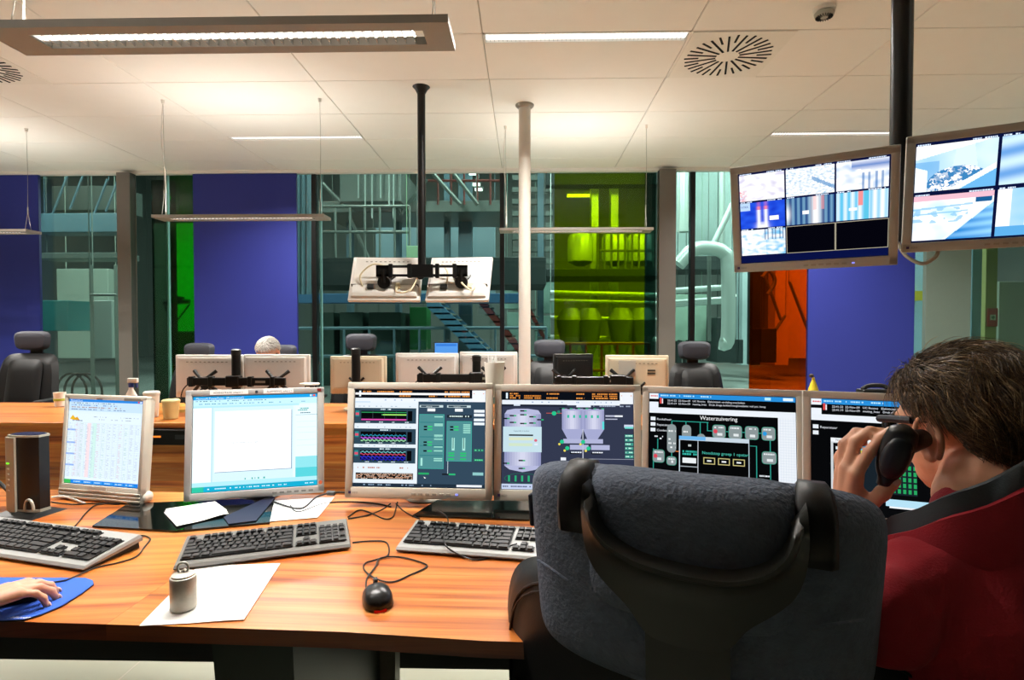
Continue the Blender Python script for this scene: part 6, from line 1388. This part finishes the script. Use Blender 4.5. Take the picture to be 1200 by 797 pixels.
# hair
def cov_man(th, ph):   # th 0 = face, pi = back ; ph elevation
    a = abs(th); 
    if a < .75: return ph > .50 - .1 * a
    if a < 1.25: return ph > .42 - (a - .75) * .75
    if a < 1.65: return ph > .18      # above the ear
    if a < 1.95: return ph > -.02 - (a - 1.65) * 1.6
    return ph > -.60 - .22 * min(1, (a - 1.95) * 2)
def fl_man(th, ph, rn):
    a = abs(th); top = max(0, sin(ph)); sd = 1 if th > 0 else -1
    v = V((0, -1, -.25)) * (1 - top * .4) + V((sd * .5, -.2, -.7)) * (1 - top) + V((-.5, .15, .1)) * top * (1 if ph > .8 else .2)
    if a > 2.2: v = V((-sin(th) * .3, -.1, -1))
    return v
hair(man, XF, HC, HM, 1.035, ('2b2118', '4a3826', '6a5238', '866a48', '54402a', 'a08660', '3c2d1e'), 8500, .052, cov_man, 3, .00085, .5, lift=.016, flow=fl_man)
# glasses
b = MB(XF); T = lambda x, y, z: HC + HM @ V((x, y, z))
for s in (-1, 1): b.tube([T(s * .079, -.004, .020), T(s * .077, .05, .020), T(s * .070, .086, .018)], .0030, 8); b.tube([T(s * (.036 + .026 * cos(a)), .098 - .010 * abs(cos(a)) * (1 if cos(a) > 0 else 0), .004 + .017 * sin(a)) for a in [2 * PI * k / 20 for k in range(21)]], .0022, 6)
for s in (1,): b.tube([T(s * .080, .02, .0195), T(s * .079, .06, .0195), T(.074, .088, .018)], .0062, 8)
b.tube([T(-.010, .100, .008), T(0, .103, .011), T(.010, .100, .008)], .002, 6); gl_ = b.build('glasses', mat('glasses_navy', '10182a', .55), man)
for s in (-1, 1): MB(XF).loft([[T(s * (.036 + .026 * cos(a)), .0965, .004 + .017 * sin(a)) for a in [2 * PI * k / 16 for k in range(16)]], [T(s * (.036 + .026 * cos(a)), .0975, .004 + .017 * sin(a)) for a in [2 * PI * k / 16 for k in range(16)]]]).build('lens', glass('lens_glass', 'd8eef4', 2), gl_)
eyes(man, XF, HC, HM, 1.02)
# fleece jacket
M_red = mat('fleece_red', '941a26', .95, var=.18, vs=40, bump=.5, bs=380, bdist=.002); M_grey = mat('collar_grey', '3c4246', .9, bump=.4, bs=420, bdist=.001)
b = MB(XF)
b.ell(sh_c + V((0, -.005, -.15)), (.19, .125, .14)); b.ell(sh_c + V((0, -.01, -.30)), (.185, .135, .24)); b.ell(V((sh_c.x, sh_c.y - .02, .60)), (.185, .145, .14))
for S in (lsh, rsh): b.capsule(S, sh_c + V((0, 0, -.045)), .070, .058); b.ell(S, (.072, .076, .074))
b.capsule(lsh, elb, .072, .060); b.capsule(elb, elb.lerp(wr, .86), .060, .046); b.capsule(rsh, relb, .072, .060); b.capsule(relb, relb.lerp(rwr, .86), .060, .044)
b.capsule(sh_c + V((0, -.012, -.05)), sh_c + V((0, -.012, .0)), .088, .074)
jk = remesh(b.build('fleece_jacket', M_red, man), .006, 6)
d = jk.modifiers.new('d', 'DISPLACE'); tx = bpy.data.textures.new('folds', 'CLOUDS'); tx.noise_scale = .09; d.texture = tx; d.strength = .022; d.mid_level = .5
# collar: open standing ring, grey inside, red outside
def collar(name, m, r0, r1, z0, z1, tk, lean):
    b = MB(XF); rings = []; n = 36; cN = sh_c + V((0, .012, 0))
    for k in range(n + 1):
        a = R(-158 + 316 * k / n); dir_ = (V((-FD.x, -FD.y, 0)) * cos(a) + LFT * sin(a)); front = abs(a) / R(158)
        zz = z1 - .20 * front ** 1.1; fl_ = .022 * front; zo = .006 * sin(k * 1.3)
        p0 = cN + dir_ * (r0 + fl_ * .7) + V((0, 0, z0 - .15 * front)); p1 = cN + dir_ * (r1 + fl_ + zo * .4) + V((0, 0, zz + zo * .3)) + FD * lean; md = p0.lerp(p1, .55) + dir_ * .006
        rings.append([p0, md, p1, p1 + dir_ * tk + V((0, 0, -.002)), md + dir_ * tk * 1.2, p0 + dir_ * tk])
    b.loft(rings); return b.build(name, m, man, ang=70)
collar('collar', M_red, .092, .100, -.02, .098, .008, .004); collar('collar_lining', M_grey, .082, .094, .010, .128, .006, .004)
trs = MB(XF)
for s in (-1, 1):
    kn = hip + LFT * s * .12 + V((-.06, .42, -.02)); ft = V((kn.x, kn.y + .02, .12)); trs.capsule(hip + LFT * s * .09, kn, .095, .072); trs.capsule(kn, ft, .07, .06)
trs.ell(hip, (.18, .14, .11)); remesh(trs.build('trousers', mat('trousers_dark', '1c2028', .8), man), .01, 4)
for s in (-1, 1):
    ft = hip + LFT * s * .12 + V((-.06, .46, 0)); ft.z = .05; MB(XF).ell((ft.x, ft.y + .06, .048), (.045, .14, .046)).build('shoe', M_leather, man)
# telephone handset in the left hand
pa, pb = aty(1056, 514, .845), aty(1036, 566, .868)
t = thing('telephone_handset', 'black telephone handset held to the left ear of the man at right', 'telephone', pb - V((0, 0, .02)))
X = lm(t); ax = (pb - pa); L = ax.length; ax.normalize(); out = V((-.45, -.88, 0)); out = (out - ax * out.dot(ax)).normalized(); sd = ax.cross(out)
b = MB(X); rings = []
for k in range(17):
    u = k / 16; c0 = pa + ax * (L * 1.30 * u - .020); w = .022 * (1 - abs(2 * u - .8) ** 3 * .55 if u < .9 else .45); w = max(.006, w * (1 if u > .04 else .5)); tk = .017 * (1 - .25 * sin(PI * u)); tk = tk if .05 < u < .95 else tk * .6
    rings.append([c0 + sd * w * cos(a) + out * tk * sin(a) for a in [2 * PI * j / 20 for j in range(20)]])
b.loft(rings); b.build('handset_body', mat('phone_black', '0c0d10', .35), t, ang=60)
b = MB(X); c0 = pa + ax * .018 + out * .012; b.ell(c0 + ax * .01, (.0185, .036, .010), Mx((sd, ax, out)).transposed()); b.build('earpiece_shell', mat('phone_slate', '1c2028', .4), t)
ear_ = HC + HM @ V((.085, -.006, -.006)); b = MB(X); b.cyl(pa + ax * .010, pa.lerp(ear_, .85), .020, .014, 20); b.build('earpiece', M_black, t)

# man's chair (only glimpsed)
t = thing('operator_chair', 'dark chair under the man in the red fleece', 'chair', (sh_c.x, sh_c.y - .06, 0), cyaw * .4)
MB().box((0, .08, .40), (.50, .46, .09), None, .04, 3).build('seat', M_leather, t)
MB().cushion(.44, .34, .06, 6, 10, 5, lambda x, y, z: (x, y + .5 * x * x, z), (0, -.18, .58)).build('backrest', M_leather, t)
MB().cyl((0, .05, .09), (0, .05, .37), .03).build('gas_column', M_blackm, t)
for k in range(5):
    a = 2 * PI * k / 5; q_ = V((.29 * cos(a), .05 + .29 * sin(a), .07)); MB().tube([(0, .05, .11), q_], .02, 8).build('base_arm', M_black, t); MB().cyl(q_ + V((0, -.015, -.044)), q_ + V((0, .015, -.044)), .026).build('caster', M_black, t)

# ---- grey haired person behind the far monitors
GC = aty(314, 414, 4.55); GF = V((.05, -1, 0)).normalized()
g = thing('person', 'grey haired person looking down behind the left far monitors', 'person', (GC.x, 4.62, 0)); XG = lm(g); GM = hframe(GF, -.45)
b = MB(XG); head(b, GC, GM, 1.0); sc = GC + V((0, .08, -.25)); b.capsule(GC + V((0, .03, -.05)), sc + V((0, 0, .04)), .055, .06); b.ell(sc + V((0, 0, -.12)), (.17, .1, .16)); b.ell(sc + V((0, 0, -.35)), (.16, .11, .2))
for s in (-1, 1):
    S = sc + V((s * .18, 0, -.05)); Eb = S + V((s * .05, -.12, -.24)); Wr = Eb + V((-s * .06, -.24, .02)); b.capsule(S, Eb, .05, .04); b.capsule(Eb, Wr, .04, .028); hand(b, Wr, Mx((V((-s, 0, 0)), V((0, -1, 0)), V((0, 0, 1)))).transposed(), ((.3, .3, .2),) * 4)
    Hp = V((GC.x + s * .09, 4.66, .50)); Kn = Hp + V((s * .04, -.42, 0)); b.capsule(Hp, Kn, .08, .06); b.capsule(Kn, V((Kn.x, Kn.y, .08)), .055, .04)
remesh(b.build('body', M_skin2, g), .006, 3)
hair(g, XG, GC, GM, 1.03, ('8a8680', 'c8c4bc', 'b0aba2', 'dedad2', '99948a'), 1500, .03, lambda th, ph: ph > .35 if abs(th) < 1.0 else (ph > .15 if abs(th) < 1.8 else ph > -.4), 5, .0016, .3, lift=.012, flow=lambda th, ph, rn: V((sin(th), -.4 + .6 * cos(th), -.3)))
eyes(g, XG, GC, GM)
b = MB(XG); b.ell(sc + V((0, 0, -.13)), (.19, .12, .17)); b.ell(sc + V((0, 0, -.36)), (.18, .13, .24))
for s in (-1, 1): S = sc + V((s * .18, 0, -.05)); Eb = S + V((s * .05, -.12, -.24)); Wr = Eb + V((-s * .06, -.24, .02)); b.capsule(S, Eb, .065, .055); b.capsule(Eb, Eb.lerp(Wr, .85), .055, .042)
b.capsule(sc + V((0, 0, .0)), sc + V((0, 0, .02)), .075); remesh(b.build('pullover', mat('pullover_dark', '2c323c', .9, bump=.3), g), .01, 4)
b = MB(XG)
for s in (-1, 1): Hp = V((GC.x + s * .09, 4.66, .50)); Kn = Hp + V((s * .04, -.42, 0)); b.capsule(Hp, Kn, .09, .07); b.capsule(Kn, V((Kn.x, Kn.y, .1)), .066, .055)
remesh(b.build('trousers', mat('trousers_dark', '1c2028', .8), g), .012, 3)

# ---- person at the left, only the hand on the mouse in view
wl = atz(-42, 712, DZ + .045)
lp = thing('person', 'person at the left picture edge, hand resting on the mouse', 'person', (wl.x - .22, wl.y - .42, 0)); XL_ = lm(lp)
hc = V((wl.x - .24, wl.y - .36, 1.24)); LM = hframe((.25, 1), -.1); sc = hc + V((0, -.05, -.26))
b = MB(XL_); head(b, hc, LM, 1.0); b.capsule(hc + V((0, -.03, -.05)), sc + V((0, 0, .03)), .055, .06); b.ell(sc + V((0, 0, -.12)), (.17, .1, .16)); b.ell(sc + V((0, 0, -.34)), (.16, .11, .2))
S = sc + V((.18, 0, -.05)); Eb = V((wl.x - .08, wl.y - .27, DZ + .03)); b.capsule(S, Eb, .05, .042); b.capsule(Eb, wl, .042, .027)
al = (atz(40, 693, DZ + .03) - wl); al.z = -.0; al.normalize(); nrm = V((0, 0, 1)); ac = al.cross(nrm) * -1
HMx = Mx((ac, al, V((0, 0, 1)))).transposed()
tl_ = hand(b, wl, HMx, ((.12, .42, .38), (.15, .45, .4), (.2, .5, .42), (.3, .55, .45)), .9, .92, ((.030, .028, -.012), (.048, .052, -.022), (.050, .076, -.028), (.046, .094, -.030)))
S2 = sc + V((-.18, 0, -.05)); Eb2 = S2 + V((-.05, .15, -.22)); Wr2 = Eb2 + V((.05, .26, .0)); Wr2.z = DZ + .04; b.capsule(S2, Eb2, .05, .04); b.capsule(Eb2, Wr2, .04, .028); hand(b, Wr2, Mx((V((1, 0, 0)), V((0, 1, 0)), V((0, 0, 1)))).transposed(), ((.3, .3, .2),) * 4)
for s in (-1, 1): Hp = V((hc.x + s * .09, hc.y - .08, .50)); Kn = Hp + V((s * .04, .44, 0)); b.capsule(Hp, Kn, .08, .06); b.capsule(Kn, V((Kn.x, Kn.y, .08)), .055, .04)
remesh(b.build('body', M_skin2, lp), .0034, 4); nails(tl_, HMx, lp, XL_)
hair(lp, XL_, hc, LM, 1.03, ('2b2118', '3c2e20', '4a3826'), 500, .04, lambda th, ph: ph > .45 if abs(th) < 1.0 else (ph > .15 if abs(th) < 1.8 else ph > -.45), 6, .002, .3, lift=.012); eyes(lp, XL_, hc, LM)
b = MB(XL_); b.ell(sc + V((0, 0, -.13)), (.19, .12, .17)); b.ell(sc + V((0, 0, -.34)), (.18, .13, .24)); b.capsule(S, Eb, .065, .055); b.capsule(Eb, Eb.lerp(wl, .6), .055, .045); b.capsule(S2, Eb2, .065, .055); b.capsule(Eb2, Eb2.lerp(Wr2, .8), .055, .042); b.capsule(S, S2, .07); remesh(b.build('pullover', mat('pullover_dark', '2c323c', .9, bump=.3), lp), .01, 4)
b = MB(XL_)
for s in (-1, 1): Hp = V((hc.x + s * .09, hc.y - .08, .50)); Kn = Hp + V((s * .04, .44, 0)); b.capsule(Hp, Kn, .09, .07); b.capsule(Kn, V((Kn.x, Kn.y, .1)), .066, .055)
remesh(b.build('trousers', mat('trousers_dark', '1c2028', .8), lp), .012, 3)
t = thing('operator_chair', 'chair under the person at the left picture edge', 'chair', (hc.x, hc.y - .1, 0))
MB().box((0, .06, .38), (.50, .46, .08), None, .03, 3).build('seat', M_leather, t); MB().box((0, -.2, .68), (.46, .07, .5), None, .03, 3).build('backrest', M_leather, t); MB().cyl((0, .05, .0), (0, .05, .36), .03).build('gas_column', M_blackm, t)
MB().lathe([(.28, 0), (.28, .02), (.05, .06)], (0, .05, 0)).build('base_disc', M_black, t)

# ---- groups of alike things
GRP = {'far_monitor': 'monitors seen from behind', 'office_chair': 'chairs behind the far desks', 'monitor': 'monitors on the near desk', 'camera_monitor': 'camera monitors on the ceiling pole',
       'pendant_lamp': 'pendant lamps', 'air_diffuser': 'ceiling air diffusers', 'keyboard': 'keyboards on the near desk', 'computer_mouse': 'computer mice', 'steel_column': 'grey steel columns',
       'partition_screen': 'dark blue panels', 'desk_monitor_stand': 'black monitor stands on the far desks', 'far_desk': 'far desks', 'glass_plate': 'black glass plates', 'paper_cup': 'paper cups on the far desk',
       'cable': 'cables on the near desk', 'paper_sheet': 'loose paper sheets', 'hall_lamp': 'lamps in the hall behind the glass', 'staircase': 'staircases behind the glass', 'silo_tank': 'round tanks behind the lime glass'}
for o in COL.objects:
    nm = o.name.split('.')[0]
    if o.parent is None and 'label' in o and 'group' not in o and nm in GRP: o['group'] = GRP[nm]
